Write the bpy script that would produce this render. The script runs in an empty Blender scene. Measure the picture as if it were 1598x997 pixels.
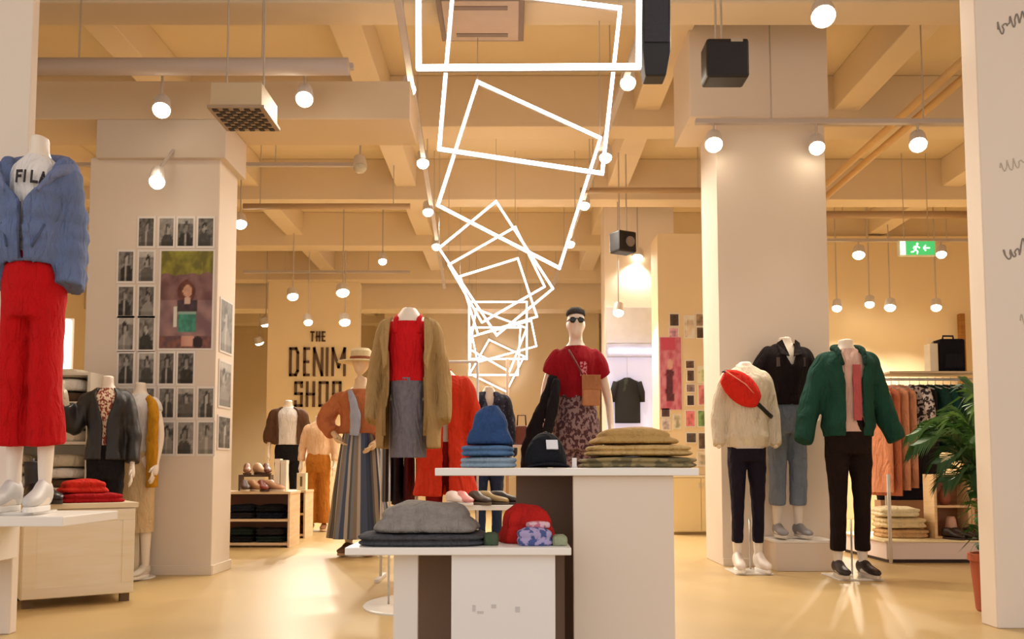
import bpy, bmesh, math, random
from mathutils import Vector, Matrix, noise
random.seed(7)
sc = bpy.context.scene
PI = math.pi
# ---------------------------------------------------------------- camera
F, HC, TH = 1400.0, 0.78, math.radians(4.0)
cam = bpy.data.cameras.new('camera')
camo = bpy.data.objects.new('camera', cam)
sc.collection.objects.link(camo)
camo.location = (0, 0, HC)
camo.rotation_euler = (PI / 2 + TH, 0, 0)
cam.sensor_width = 36
cam.lens = F / 1598 * 36
cam.shift_y = 132 / 1598
cam.clip_start = 0.05
sc.camera = camo
# ---------------------------------------------------------------- world, exposure
w = bpy.data.worlds.new('world')
sc.world = w
w.use_nodes = True
bg = w.node_tree.nodes['Background']
bg.inputs[0].default_value = (1.0, 0.95, 0.92, 1)
bg.inputs[1].default_value = 0.82
sc.view_settings.view_transform = 'Standard'
sc.view_settings.look = 'None'
sc.view_settings.gamma = 1
sc.view_settings.exposure = 0.30
LAMP_W = 88.0          # watts of each track spotlight
LAMP_COL = (1.0, 0.90, 0.74)
ROOM = {}


def P(px, py, Y):
    """world point at distance Y into the shop for a place measured on the photograph"""
    u = -(py - 630.5) / F
    d = Vector(((px - 799) / F, math.cos(TH) - u * math.sin(TH), math.sin(TH) + u * math.cos(TH)))
    return Vector((0, 0, HC)) + d * (Y / d.y)


# ---------------------------------------------------------------- materials
def lin(h):
    h = h.lstrip('#')
    r = [int(h[i:i + 2], 16) / 255 for i in (0, 2, 4)]
    return tuple((c / 12.92 if c <= 0.04045 else ((c + 0.055) / 1.055) ** 2.4) for c in r) + (1.0,)


_M = {}


def mat(hexc, rough=0.7, var=0.12, scale=8, bump=0.0, metal=0.0, bscale=None, key=None, alpha=None, trans=0.0, spec=0.5):
    k = key or (hexc, rough, var, scale, bump, metal, trans)
    if k in _M:
        return _M[k]
    m = bpy.data.materials.new('surface ' + str(hexc))
    m.use_nodes = True
    nt = m.node_tree
    b = nt.nodes['Principled BSDF']
    c = lin(hexc)
    tc = nt.nodes.new('ShaderNodeTexCoord')
    nz = nt.nodes.new('ShaderNodeTexNoise')
    nz.inputs['Scale'].default_value = scale
    nz.inputs['Detail'].default_value = 4
    nt.links.new(tc.outputs['Object'], nz.inputs['Vector'])
    mx = nt.nodes.new('ShaderNodeMix')
    mx.data_type = 'RGBA'
    mx.inputs['A'].default_value = tuple(min(1, x * (1 - var)) for x in c[:3]) + (1,)
    mx.inputs['B'].default_value = tuple(min(1, x * (1 + var)) for x in c[:3]) + (1,)
    nt.links.new(nz.outputs['Fac'], mx.inputs['Factor'])
    nt.links.new(mx.outputs['Result'], b.inputs['Base Color'])
    b.inputs['Roughness'].default_value = rough
    b.inputs['Metallic'].default_value = metal
    b.inputs['Specular IOR Level'].default_value = spec
    if trans:
        b.inputs['Transmission Weight'].default_value = trans
    if bump:
        n2 = nt.nodes.new('ShaderNodeTexNoise')
        n2.inputs['Scale'].default_value = bscale or scale * 12
        nt.links.new(tc.outputs['Object'], n2.inputs['Vector'])
        bp = nt.nodes.new('ShaderNodeBump')
        bp.inputs['Strength'].default_value = bump
        bp.inputs['Distance'].default_value = 0.01
        nt.links.new(n2.outputs['Fac'], bp.inputs['Height'])
        if k[0] == 'cloth':      # soft drape folds under the weave
            mp = nt.nodes.new('ShaderNodeMapping')
            mp.inputs['Scale'].default_value = (15, 15, 6)
            n3 = nt.nodes.new('ShaderNodeTexNoise')
            n3.inputs['Scale'].default_value = 1.0
            n3.inputs['Detail'].default_value = 2.5
            n3.inputs['Distortion'].default_value = 1.1
            b2 = nt.nodes.new('ShaderNodeBump')
            b2.inputs['Strength'].default_value = 0.75
            b2.inputs['Distance'].default_value = 0.045
            nt.links.new(tc.outputs['Object'], mp.inputs[0])
            nt.links.new(mp.outputs[0], n3.inputs['Vector'])
            nt.links.new(n3.outputs['Fac'], b2.inputs['Height'])
            nt.links.new(b2.outputs['Normal'], bp.inputs['Normal'])
        nt.links.new(bp.outputs['Normal'], b.inputs['Normal'])
    _M[k] = m
    return m


def cloth(hexc, var=0.16, scale=14, bump=0.35):
    return mat(hexc, 0.9, var, scale, bump, bscale=160, key=('cloth', hexc, var, scale), spec=0.2)


def emit(hexc, s, key=None):
    k = ('emit', hexc, s)
    if k in _M:
        return _M[k]
    m = bpy.data.materials.new('glow ' + hexc)
    m.use_nodes = True
    nt = m.node_tree
    b = nt.nodes['Principled BSDF']
    b.inputs['Base Color'].default_value = lin(hexc)
    b.inputs['Emission Color'].default_value = lin(hexc)
    b.inputs['Emission Strength'].default_value = s
    _M[k] = m
    return m


def stripes(cols, scale, axis=0, key=None, rough=0.85, radial=True):
    """fabric woven in vertical stripes (around the garment)"""
    k = ('stripe', tuple(cols), scale, radial)
    if k in _M:
        return _M[k]
    m = bpy.data.materials.new('striped fabric')
    m.use_nodes = True
    nt = m.node_tree
    b = nt.nodes['Principled BSDF']
    b.inputs['Roughness'].default_value = rough
    tc = nt.nodes.new('ShaderNodeTexCoord')
    mp = nt.nodes.new('ShaderNodeTexWhiteNoise')
    mp.noise_dimensions = '1D'
    mul = nt.nodes.new('ShaderNodeMath')
    mul.operation = 'MULTIPLY'
    mul.inputs[1].default_value = scale
    fl = nt.nodes.new('ShaderNodeMath')
    fl.operation = 'FLOOR'
    sep = nt.nodes.new('ShaderNodeSeparateXYZ')
    nt.links.new(tc.outputs['UV' if radial else 'Object'], sep.inputs[0])
    nt.links.new(sep.outputs[axis], mul.inputs[0])
    nt.links.new(mul.outputs[0], fl.inputs[0])
    nt.links.new(fl.outputs[0], mp.inputs['W'])
    rp = nt.nodes.new('ShaderNodeValToRGB')
    rp.color_ramp.interpolation = 'CONSTANT'
    e = rp.color_ramp.elements
    while len(e) < len(cols):
        e.new(0.5)
    for i, cc in enumerate(cols):
        e[i].position = i / len(cols)
        e[i].color = lin(cc)
    nt.links.new(mp.outputs['Value'], rp.inputs[0])
    nt.links.new(rp.outputs[0], b.inputs['Base Color'])
    _M[k] = m
    return m


def blotch(c1, c2, scale=30, key=None, c3=None, thr=0.5):
    """two tone printed fabric"""
    k = ('blotch', c1, c2, scale, thr)
    if k in _M:
        return _M[k]
    m = bpy.data.materials.new('printed fabric')
    m.use_nodes = True
    nt = m.node_tree
    b = nt.nodes['Principled BSDF']
    b.inputs['Roughness'].default_value = 0.9
    tc = nt.nodes.new('ShaderNodeTexCoord')
    nz = nt.nodes.new('ShaderNodeTexNoise')
    nz.inputs['Scale'].default_value = scale
    nt.links.new(tc.outputs['Object'], nz.inputs['Vector'])
    rp = nt.nodes.new('ShaderNodeValToRGB')
    e = rp.color_ramp.elements
    e[0].position = thr - 0.03
    e[0].color = lin(c1)
    e[1].position = thr + 0.03
    e[1].color = lin(c2)
    nt.links.new(nz.outputs['Fac'], rp.inputs[0])
    nt.links.new(rp.outputs[0], b.inputs['Base Color'])
    _M[k] = m
    return m


def wood(c1, c2, scale=3, rough=0.5, key=None):
    k = ('wood', c1, c2, scale)
    if k in _M:
        return _M[k]
    m = bpy.data.materials.new('wood')
    m.use_nodes = True
    nt = m.node_tree
    b = nt.nodes['Principled BSDF']
    b.inputs['Roughness'].default_value = rough
    tc = nt.nodes.new('ShaderNodeTexCoord')
    mp = nt.nodes.new('ShaderNodeMapping')
    mp.inputs['Scale'].default_value = (scale, scale, scale * 9)
    nt.links.new(tc.outputs['Object'], mp.inputs[0])
    nz = nt.nodes.new('ShaderNodeTexNoise')
    nz.inputs['Scale'].default_value = 2.0
    nz.inputs['Detail'].default_value = 6
    nt.links.new(mp.outputs[0], nz.inputs['Vector'])
    rp = nt.nodes.new('ShaderNodeValToRGB')
    e = rp.color_ramp.elements
    e[0].position = 0.3
    e[0].color = lin(c1)
    e[1].position = 0.7
    e[1].color = lin(c2)
    nt.links.new(nz.outputs['Fac'], rp.inputs[0])
    nt.links.new(rp.outputs[0], b.inputs['Base Color'])
    _M[k] = m
    return m


def print_mat():
    if 'print' in _M:
        return _M['print']
    m = bpy.data.materials.new('printed picture')
    m.use_nodes = True
    nt = m.node_tree
    b = nt.nodes['Principled BSDF']
    b.inputs['Roughness'].default_value = 0.55
    a = nt.nodes.new('ShaderNodeAttribute')
    a.attribute_name = 'ink'
    nt.links.new(a.outputs['Color'], b.inputs['Base Color'])
    _M['print'] = m
    return m


# ---------------------------------------------------------------- mesh building
class MB:
    def __init__(s):
        s.v, s.f, s.uv = [], [], {}

    def add(s, vs, fs):
        o = len(s.v)
        s.v += [tuple(p) for p in vs]
        s.f += [tuple(i + o for i in f) for f in fs]
        return o

    def box(s, x0, x1, y0, y1, z0, z1):
        s.add([(x0, y0, z0), (x1, y0, z0), (x1, y1, z0), (x0, y1, z0), (x0, y0, z1), (x1, y0, z1), (x1, y1, z1), (x0, y1, z1)],
              [(0, 3, 2, 1), (4, 5, 6, 7), (0, 1, 5, 4), (1, 2, 6, 5), (2, 3, 7, 6), (3, 0, 4, 7)])
        return s

    def bar(s, a, b, wd, dp, up=(0, 1, 0)):
        """rectangular bar from a to b, wd across, dp along up"""
        a, b = Vector(a), Vector(b)
        d = (b - a).normalized()
        u = Vector(up)
        u = (u - d * u.dot(d)).normalized()
        n = d.cross(u)
        vs = []
        for p in (a, b):
            for i, j in ((-1, -1), (1, -1), (1, 1), (-1, 1)):
                vs.append(p + n * wd / 2 * i + u * dp / 2 * j)
        s.add(vs, [(0, 1, 2, 3), (7, 6, 5, 4), (0, 4, 5, 1), (1, 5, 6, 2), (2, 6, 7, 3), (3, 7, 4, 0)])
        return s

    def loft(s, rings, closed=True, cap0=True, cap1=True):
        n = len(rings[0])
        o = len(s.v)
        for r in rings:
            s.v += [tuple(p) for p in r]
        m = n if closed else n - 1
        for i in range(len(rings) - 1):
            for j in range(m):
                k = (j + 1) % n
                s.uv[len(s.f)] = (j / m, (j + 1) / m)
                s.f.append((o + i * n + j, o + i * n + k, o + (i + 1) * n + k, o + (i + 1) * n + j))
        if closed and cap0:
            s.f.append(tuple(o + j for j in range(n))[::-1])
        if closed and cap1:
            s.f.append(tuple(o + (len(rings) - 1) * n + j for j in range(n)))
        return s

    def tube(s, pts, rad, n=12, wr=0.0, seed=0, flat=1.0, caps=True):
        pts = [Vector(p) for p in pts]
        if not isinstance(rad, (list, tuple)):
            rad = [rad] * len(pts)
        ref = Vector((0, 1, 0.001))
        rings = []
        for i, p in enumerate(pts):
            d = (pts[min(i + 1, len(pts) - 1)] - pts[max(i - 1, 0)]).normalized()
            u = ref - d * ref.dot(d)
            if u.length < 1e-4:
                u = Vector((1, 0, 0)) - d * d.x
            u.normalize()
            ref = u
            v = d.cross(u)
            ring = []
            for j in range(n):
                a = 2 * PI * j / n
                q = u * math.cos(a) * flat + v * math.sin(a)
                r = rad[i]
                if wr:
                    r *= 1 + wr * noise.noise(Vector((p.x * 14 + q.x * 1.2 + seed, p.y * 14 + q.y * 1.2, p.z * 16)))
                ring.append(p + q * r)
            rings.append(ring)
        s.loft(rings, True, caps, caps)
        return s

    def ball(s, c, rx, ry, rz, nu=16, nv=10):
        c = Vector(c)
        rings = []
        for i in range(1, nv):
            t = PI * i / nv
            rings.append([c + Vector((rx * math.sin(t) * math.cos(2 * PI * j / nu), ry * math.sin(t) * math.sin(2 * PI * j / nu), -rz * math.cos(t))) for j in range(nu)])
        s.loft(rings)
        return s

    def lathe(s, c, prof, n=24):
        c = Vector(c)
        s.loft([[c + Vector((r * math.cos(2 * PI * j / n), r * math.sin(2 * PI * j / n), z)) for j in range(n)] for r, z in prof])
        return s

    def mesh(s, name):
        me = bpy.data.meshes.new(name)
        me.from_pydata(s.v, [], s.f)
        if s.uv:
            ul = me.uv_layers.new(name='UVMap')
            for fi, (a, b) in s.uv.items():
                p = me.polygons[fi]
                for li, u in zip(p.loop_indices, (a, b, b, a)):
                    ul.data[li].uv = (u, 0.5)
        return me

    def build(s, name, m, parent=None, smooth=False, bev=0.0, solid=0.0, sub=0):
        me = s.mesh(name)
        bm = bmesh.new()
        bm.from_mesh(me)
        if not solid:
            bmesh.ops.recalc_face_normals(bm, faces=bm.faces)
        bm.to_mesh(me)
        bm.free()
        me.materials.append(m)
        if smooth:
            for p in me.polygons:
                p.use_smooth = True
        o = bpy.data.objects.new(name, me)
        sc.collection.objects.link(o)
        if parent:
            o.parent = parent
        if bev:
            b = o.modifiers.new('edge', 'BEVEL')
            b.width = bev
            b.segments = 2
            b.limit_method = 'ANGLE'
        if solid:
            b = o.modifiers.new('thickness', 'SOLIDIFY')
            b.thickness = solid
            b.offset = 0
        if sub:
            b = o.modifiers.new('sub', 'SUBSURF')
            b.levels = b.render_levels = sub
        return o


def tag(o, label=None, cat=None, group=None, kind=None):
    if label:
        o['label'] = label
    if cat:
        o['category'] = cat
    if group:
        o['group'] = group
    if kind:
        o['kind'] = kind
    return o


def thing(name, label, cat, loc=(0, 0, 0), rz=0.0, group=None):
    o = bpy.data.objects.new(name, None)
    o.empty_display_size = 0.1
    sc.collection.objects.link(o)
    o.location = loc
    o.rotation_euler = (0, 0, rz)
    return tag(o, label, cat, group)


def struct(name, mb, m, bev=0.0, parent=None):
    o = mb.build(name, m, parent, bev=bev)
    if not parent:
        o['kind'] = 'structure'
    return o


# ---------------------------------------------------------------- the shell
WALL = mat('#e8dacb', 0.75, 0.04, 1.5, 0.05)
WARM = mat('#eed9b2', 0.75, 0.05, 1.5, 0.05)
CEIL = mat('#e4d2b2', 0.85, 0.10, 0.9, 0.1)
BEAM = mat('#e6d4b8', 0.85, 0.08, 1.2, 0.1)
WHITE = mat('#efe9e2', 0.45, 0.03, 3)
CREAM = mat('#e9dfd0', 0.6, 0.04, 3)
BLACK = mat('#17151a', 0.5, 0.2, 10)
METAL = mat('#c9c6c2', 0.35, 0.05, 5, metal=0.7)
PALEMETAL = mat('#d9d4cf', 0.4, 0.04, 5)
FLOOR = mat('#c3a674', 0.38, 0.06, 0.7, 0.02, bscale=3, spec=0.2)
TRIM = mat('#e8dccb', 0.55, 0.03, 3)
ZC = 4.7

struct('floor', MB().box(-9, 9, -3, 24.2, -0.15, 0), FLOOR)
struct('ceiling', MB().box(-9, 9, 1.5, 24.2, ZC, ZC + 0.15), CEIL)
struct('wall_back', MB().box(-9, 9, 23.0, 23.2, 0, ZC), WARM)
struct('wall_left', MB().box(-8.2, -8, 4.3, 23, 0, ZC), WARM)
struct('wall_right', MB().box(8, 8.2, 4.3, 23, 0, ZC), WARM)
# concrete beams across and along the shop
for y in (6.35, 8.75, 11.2, 13.6, 16.1, 18.6, 21.1):
    struct('beam', MB().box(-8, 8, y, y + 0.34, 4.17, ZC), BEAM, 0.01)
for x in (-5.4, -3.35, -1.35, 1.35, 3.35, 5.6):
    struct('beam', MB().box(x - 0.13, x + 0.13, 1.6, 22.9, 4.34, ZC), BEAM, 0.01)
struct('beam', MB().box(-8, 8, 16.6, 17.1, 3.72, ZC), BEAM, 0.01)



def ceil_z(x, y):
    """height of the lowest ceiling surface above a place"""
    z = ZC
    for xb in (-5.4, -3.35, -1.35, 1.35, 3.35, 5.6):
        if abs(x - xb) < .15:
            z = 4.34
    for yb in (6.35, 8.75, 11.2, 13.6, 16.1, 18.6, 21.1):
        if yb - .01 < y < yb + .35:
            z = 4.17
    if 16.59 < y < 17.11:
        z = 3.72
    return z


# pillars
pl = struct('pillar_1', MB().box(-4.6, -2.345, 4.25, 4.31, 0, ZC), WALL, 0.006)
a = P(133, 500, 6.55)
b = P(338, 500, 6.55)
PHX0, PHX1 = a.x, b.x
ZB0, ZB1 = P(0, 186, 6.5).z, P(0, 126, 6.5).z
struct('pillar_2', MB().box(a.x, b.x, 6.55, 6.98, 0, P(0, 246, 6.55).z), WALL, 0.006)
struct('trim_2', MB().box(P(150, 220, 6.5).x, P(352, 220, 6.5).x, 6.5, 7.02, P(0, 246, 6.5).z, ZB0), mat('#d9cbbb', .75, .05, 1.5), 0.006)
struct('beam', MB().box(-8, P(640, 150, 6.5).x, 6.5, 7.05, ZB0, ZB1), mat('#dcc6a8', .8, .06, 1.2), 0.008)
struct('baseboard_front', MB().box(a.x, b.x + 0.012, 6.535, 6.549, 0, 0.07), TRIM, 0.003)
struct('baseboard_side', MB().box(b.x + 0.001, b.x + 0.015, 6.55, 6.98, 0, 0.07), TRIM, 0.003)
a = P(1122, 500, 7.15)
b = P(1294, 500, 7.15)
struct('pillar_3', MB().box(a.x, b.x, 7.15, 7.75, 0, ZC), WALL, 0.006)
struct('trim_1', MB().box(a.x - 0.22, b.x + 0.02, 7.1, 7.8, P(0, 182, 7.1).z, ZC), WALL, 0.006)
struct('baseboard_pillar', MB().box(a.x, b.x, 7.135, 7.149, 0, 0.06), TRIM, 0.003)
PRX = P(1556, 960, 4.4).x
struct('pillar_4', MB().box(PRX, 4.6, 4.4, 4.55, 0, ZC), WALL, 0.006)
# wall with the pictures beyond the tables, pillar beside it with a cool lit niche
a, b = P(1027, 500, 10.7), P(1136, 500, 10.7)
struct('pillar_5', MB().box(a.x, b.x + 0.5, 10.7, 11.2, 0, 3.6), WARM, 0.005)
a, b = P(944, 500, 12), P(1030, 500, 12)
struct('pillar_6', MB().box(a.x, b.x + 0.2, 12.0, 12.5, 0, ZC), WALL, 0.005)
# the wall of the denim department
a, b = P(418, 500, 15), P(560, 500, 15)
struct('wall_denim', MB().box(a.x, b.x, 15.0, 15.25, 0, 3.9), WARM, 0.005)
a, b = P(1290, 500, 13.5), P(1660, 500, 13.5)
struct('wall_far', MB().box(a.x, b.x, 13.5, 13.7, 0, 4.3), WARM, 0.005)
a, b = P(600, 500, 18), P(935, 500, 18)
struct('wall_middle', MB().box(a.x, b.x, 18.0, 18.2, 0, 4.3), WARM, 0.005)
dm = wood('#8a5a1e', '#a87434', 2)
d1 = struct('door_1', MB().box(P(1505, 600, 13.3).x, P(1513, 600, 13.3).x, 13.36, 13.45, 0, P(0, 488, 13.3).z), dm, 0.004)

# ---------------------------------------------------------------- mannequins and clothes
BT = [(0.60, .165, .120), (0.80, .155, .110), (0.88, .168, .115), (0.94, .172, .118), (1.02, .150, .102), (1.10, .130, .092), (1.20, .142, .102),
      (1.30, .160, .115), (1.38, .172, .106), (1.42, .162, .088), (1.45, .120, .072), (1.475, .074, .062), (1.50, .056, .056), (1.60, .051, .053)]


def B(z):
    if z <= BT[0][0]:
        return BT[0][1], BT[0][2]
    for (z0, a0, b0), (z1, a1, b1) in zip(BT, BT[1:]):
        if z <= z1:
            t = (z - z0) / (z1 - z0)
            return a0 + (a1 - a0) * t, b0 + (b1 - b0) * t
    return BT[-1][1], BT[-1][2]


def arm_pts(sx, arm):
    """shoulder, elbow, wrist for one side; arm = (elbow xyz, wrist xyz) for the side x > 0"""
    e, wr = arm
    return [Vector((sx * .130, 0, 1.392)), Vector((sx * .182, 0, 1.355)), Vector((sx * e[0], e[1], e[2])), Vector((sx * wr[0], wr[1], wr[2]))]


HANG = ((.245, .02, 1.12), (.255, -.045, .885))


def spline(pts, rads, n=6):
    """Catmull-Rom through the points"""
    out, ro = [], []
    m = len(pts)
    for i in range(m - 1):
        p0, p1, p2, p3 = pts[max(i - 1, 0)], pts[i], pts[i + 1], pts[min(i + 2, m - 1)]
        for k in range(n):
            t = k / n
            out.append(0.5 * ((2 * p1) + (p2 - p0) * t + (2 * p0 - 5 * p1 + 4 * p2 - p3) * t * t + (3 * p1 - p0 - 3 * p2 + p3) * t ** 3))
            ro.append(rads[i] + (rads[i + 1] - rads[i]) * t)
    out.append(pts[-1])
    ro.append(rads[-1])
    return out, ro


def remeshed(mb, voxel, it=4):
    me = mb.mesh('tmp')
    o = bpy.data.objects.new('tmp', me)
    sc.collection.objects.link(o)
    r = o.modifiers.new('r', 'REMESH')
    r.mode = 'VOXEL'
    r.voxel_size = voxel
    r.use_smooth_shade = True
    s2 = o.modifiers.new('s', 'SMOOTH')
    s2.iterations = it
    dg = bpy.context.evaluated_depsgraph_get()
    ev = o.evaluated_get(dg)
    m2 = bpy.data.meshes.new_from_object(ev)
    out = MB()
    out.add([v.co[:] for v in m2.vertices], [tuple(p.vertices) for p in m2.polygons])
    bpy.data.objects.remove(o)
    bpy.data.meshes.remove(m2)
    return out


def fuse(mb, solid=0.0, voxel=.011, it=7):
    """body and sleeves of a garment grown into one continuous surface"""
    if solid:
        me = mb.mesh('tmp')
        o = bpy.data.objects.new('tmp', me)
        sc.collection.objects.link(o)
        s = o.modifiers.new('s', 'SOLIDIFY')
        s.thickness = solid
        s.offset = 0
        dg = bpy.context.evaluated_depsgraph_get()
        m2 = bpy.data.meshes.new_from_object(o.evaluated_get(dg))
        mb = MB()
        mb.add([v.co[:] for v in m2.vertices], [tuple(p.vertices) for p in m2.polygons])
        bpy.data.objects.remove(o)
        bpy.data.meshes.remove(m2)
    return remeshed(mb, voxel, it)


def hand(mb, wr, d, sx):
    """palm and five bent fingers past the wrist along d"""
    d = d.normalized()
    side = Vector((0, -1, 0))
    side = (side - d * side.dot(d)).normalized()       # towards the thumb
    curl = Vector((-sx, 0, 0))
    curl = (curl - d * curl.dot(d)).normalized()
    k = wr + d * 0.085
    for i, (off, L) in enumerate(((.030, .068), (.010, .078), (-.011, .072), (-.031, .056))):
        r0 = k + side * off - d * .02
        mb.tube([r0, k + side * off + d * L * .35, k + side * off * 1.05 + d * L * .72 + curl * .008, k + side * off * 1.05 + d * L + curl * .022],
                [.0095, .009, .008, .006], 7)
    t0 = wr + d * .03 + side * .02
    mb.tube([t0, t0 + side * .028 + d * .025 + curl * .006, t0 + side * .038 + d * .055 + curl * .015], [.012, .010, .0075], 7)


def body_mesh(head, arms, legs=True, neck=1.565, voxel=.012, hands=True, feet=True, hd=0.0):
    mb = MB()
    zs = [.80, .84, .88, .94, .98, 1.02, 1.06, 1.1, 1.15, 1.2, 1.25, 1.3, 1.34, 1.38, 1.42, 1.45, 1.475, 1.5, neck]
    if not legs:
        zs = [z for z in zs if z >= 1.0]
    rings = []
    for z in zs:
        rx, ry = B(z)
        rings.append([(rx * math.sin(2 * PI * j / 28), -ry * math.cos(2 * PI * j / 28), z) for j in range(28)])
    mb.loft(rings)
    for sx, arm in ((1, arms[0]), (-1, arms[1])):
        p, r = spline(arm_pts(sx, arm), [.050, .048, .037, .025])
        mb.tube(p, r, 14)
        d = (p[-1] - p[-4]).normalized()
        if hands:
            mb.tube([p[-1] - d * .02, p[-1] + d * .04, p[-1] + d * .088], [.024, .034, .03], 12, flat=1.25)
        if legs:
            q, r2 = spline([Vector((sx * .085, 0, .93)), Vector((sx * .092, -.008, .70)), Vector((sx * .093, -.012, .50)), Vector((sx * .095, .014, .36)), Vector((sx * .097, .018, .09))],
                           [.082, .072, .052, .055, .034])
            mb.tube(q, r2, 16)
            if feet:
                mb.tube([(sx * .097, .05, .045), (sx * .099, 0, .055), (sx * .103, -.09, .035), (sx * .106, -.16, .02)], [.03, .04, .036, .018], 12)
    if head:
        mb.ball((0, -.005, 1.705 + hd), .074, .092, .105, 20, 14)
        mb.ball((0, -.035, 1.645 + hd), .052, .062, .06, 16, 10)
        mb.ball((0, -.098, 1.68 + hd), .011, .016, .022, 10, 8)
        mb.ball((0, -.088, 1.642 + hd), .022, .012, .009, 10, 8)
        for sx in (1, -1):
            mb.ball((sx * .074, .005, 1.69 + hd), .01, .017, .028, 8, 8)
            mb.ball((sx * .03, -.082, 1.708 + hd), .015, .012, .010, 8, 8)
    out = remeshed(mb, voxel)
    if hands:
        for sx, arm in ((1, arms[0]), (-1, arms[1])):
            p, r = spline(arm_pts(sx, arm), [1, 1, 1, 1])
            hand(out, p[-1], p[-1] - p[-4], sx)
    return out


def garment_top(arms, hem=.95, ztop=1.46, loose=.02, sleeve=1.0, gap=None, amp=.05, flare=0.0, neck=.0, quilt=0.0, sl=None, cuff=.0, seed=0, n=56, shoulder=True, hemin=0.0):
    """a top as an open or closed shell round the body plus two sleeves; gap(z) = half angle left open in front"""
    mb = MB()
    rings = []
    nz = max(6, int((ztop - hem) / .022))
    for i in range(nz + 1):
        z = hem + (ztop - hem) * i / nz
        rx, ry = B(z)
        t = max(0, (1.1 - z) / .5)
        l = loose * (1 if z < 1.38 else max(.35, 1 - (z - 1.38) * 8))
        rx = max(rx, .148 if z < 1.3 else 0) + l + flare * t
        ry = max(ry, .10 if z < 1.3 else 0) + l + flare * t * .8
        if hemin and z < hem + .05:
            rx -= hemin
            ry -= hemin
        if quilt:
            q = quilt * abs(math.sin(PI * (z - hem) / .085))
            rx += q
            ry += q
        g = gap(z) if gap else 0
        ring = []
        for j in range(n if not gap else n + 1):
            a = g + (2 * PI - 2 * g) * j / n
            nzv = noise.noise(Vector((math.sin(a) * 2.2 + seed, math.cos(a) * 2.2, z * 5))) + .5 * noise.noise(Vector((math.sin(a) * 5 + seed, math.cos(a) * 5, z * 13)))
            k = 1 + 1.5 * amp * nzv
            ring.append((rx * k * math.sin(a), -ry * k * math.cos(a), z))
        rings.append(ring)
    cp = sleeve > 0
    mb.loft(rings, closed=not gap, cap0=cp, cap1=cp)
    if sleeve > 0:
        for sx, arm in ((1, arms[0]), (-1, arms[1])):
            s0 = sl or loose
            p, r = spline(arm_pts(sx, arm), [.046 + s0 * .35, .052 + s0 * .75, .042 + s0 * 1.1, .028 + s0 * (1 - cuff)], 9)
            m = max(3, int(len(p) * sleeve))
            if quilt:
                r = [x + quilt * abs(math.sin(PI * i / 3.2)) for i, x in enumerate(r)]
            mb.tube(p[:m], r[:m], 18, wr=amp * 3.2, seed=seed + sx, caps=True)
    return fuse(mb, .022 if gap else 0) if sleeve > 0 else mb


def garment_trousers(waist=1.04, hem=.1, loose=.012, knee=.066, ankle=.055, amp=.05, seed=0, spread=0.0):
    mb = MB()
    rings = []
    for i in range(9):
        z = waist - (waist - .785) * i / 8
        rx, ry = B(z)
        rings.append([((rx + loose) * math.sin(2 * PI * j / 40), -(ry + loose) * math.cos(2 * PI * j / 40), z) for j in range(40)])
    mb.loft(rings)
    for sx in (1, -1):
        pts = [Vector((sx * .084, 0, .92)), Vector((sx * .09, -.004, .74)), Vector((sx * (.093 + spread * .4), -.01, .50)), Vector((sx * (.096 + spread), .012, hem))]
        p, r = spline(pts, [.086 + loose, .080 + loose * .8, knee, ankle], 12)
        mb.tube(p, r, 22, wr=amp * 2.6, seed=seed + sx)
    return fuse(mb)


def garment_skirt(waist=1.06, hem=.62, r0=.14, r1=.22, folds=0, amp=.03, seed=0, n=72, fd=.08):
    mb = MB()
    rings = []
    for i in range(25):
        t = i / 24
        z = waist + (hem - waist) * t
        e = math.sin(min(1, t * 1.6) * PI / 2) if r1 < .25 else t ** .8
        rx = r0 + (r1 - r0) * e
        ring = []
        for j in range(n):
            a = 2 * PI * j / n
            k = 1 + amp * noise.noise(Vector((math.sin(a) * 2 + seed, math.cos(a) * 2, z * 5)))
            if folds:
                k += fd * t * math.cos(folds * a + 1.2 * math.sin(3 * a))
            ring.append((rx * k * math.sin(a), -rx * .74 * k * math.cos(a), z))
        rings.append(ring)
    mb.loft(rings, cap0=False, cap1=False)
    return mb


def shoe_mesh(L=.26, h=.085, wd=.045):
    mb = MB()
    st = [(0.0, .55, .62), (.05, .85, .95), (.18, .95, 1.0), (.38, .9, .98), (.52, .95, .72), (.68, 1.08, .56), (.84, 1.02, .46), (.95, .72, .36), (1.0, .35, .22)]
    rings = []
    for t, ws, hs in st:
        ring = []
        for j in range(16):
            a = 2 * PI * j / 16
            x = wd * ws * math.sin(a)
            z = .02 + h * hs * (.5 - .5 * math.cos(a)) if True else 0
            ring.append((x, .07 - L * t, z))
        rings.append(ring)
    mb.loft(rings)
    so = MB()
    rr = []
    for z in (0, .022):
        rr.append([(wd * 1.06 * math.sin(2 * PI * j / 24) * (1 + .15 * math.cos(2 * PI * j / 24)), .07 - L / 2 - (L / 2 + .008) * math.cos(2 * PI * j / 24), z) for j in range(24)])
    so.loft(rr)
    return mb, so


def add_shoes(root, col, sole, x=.1, y=0.0, z=0.0, h=.085, rz=0.1):
    for sx in (1, -1):
        u, so = shoe_mesh(h=h)
        o = u.build('shoe', mat(col, .5, .08, 20), root, smooth=True)
        o.location = (sx * x, y, z)
        o.rotation_euler = (0, 0, sx * rz)
        so.build('sole', mat(sole, .6, .05, 20), o, bev=.004)


SKIN = mat('#efe2d2', 0.4, 0.03, 4)
SKIN2 = mat('#e6c9a8', 0.45, 0.05, 4)


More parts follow.
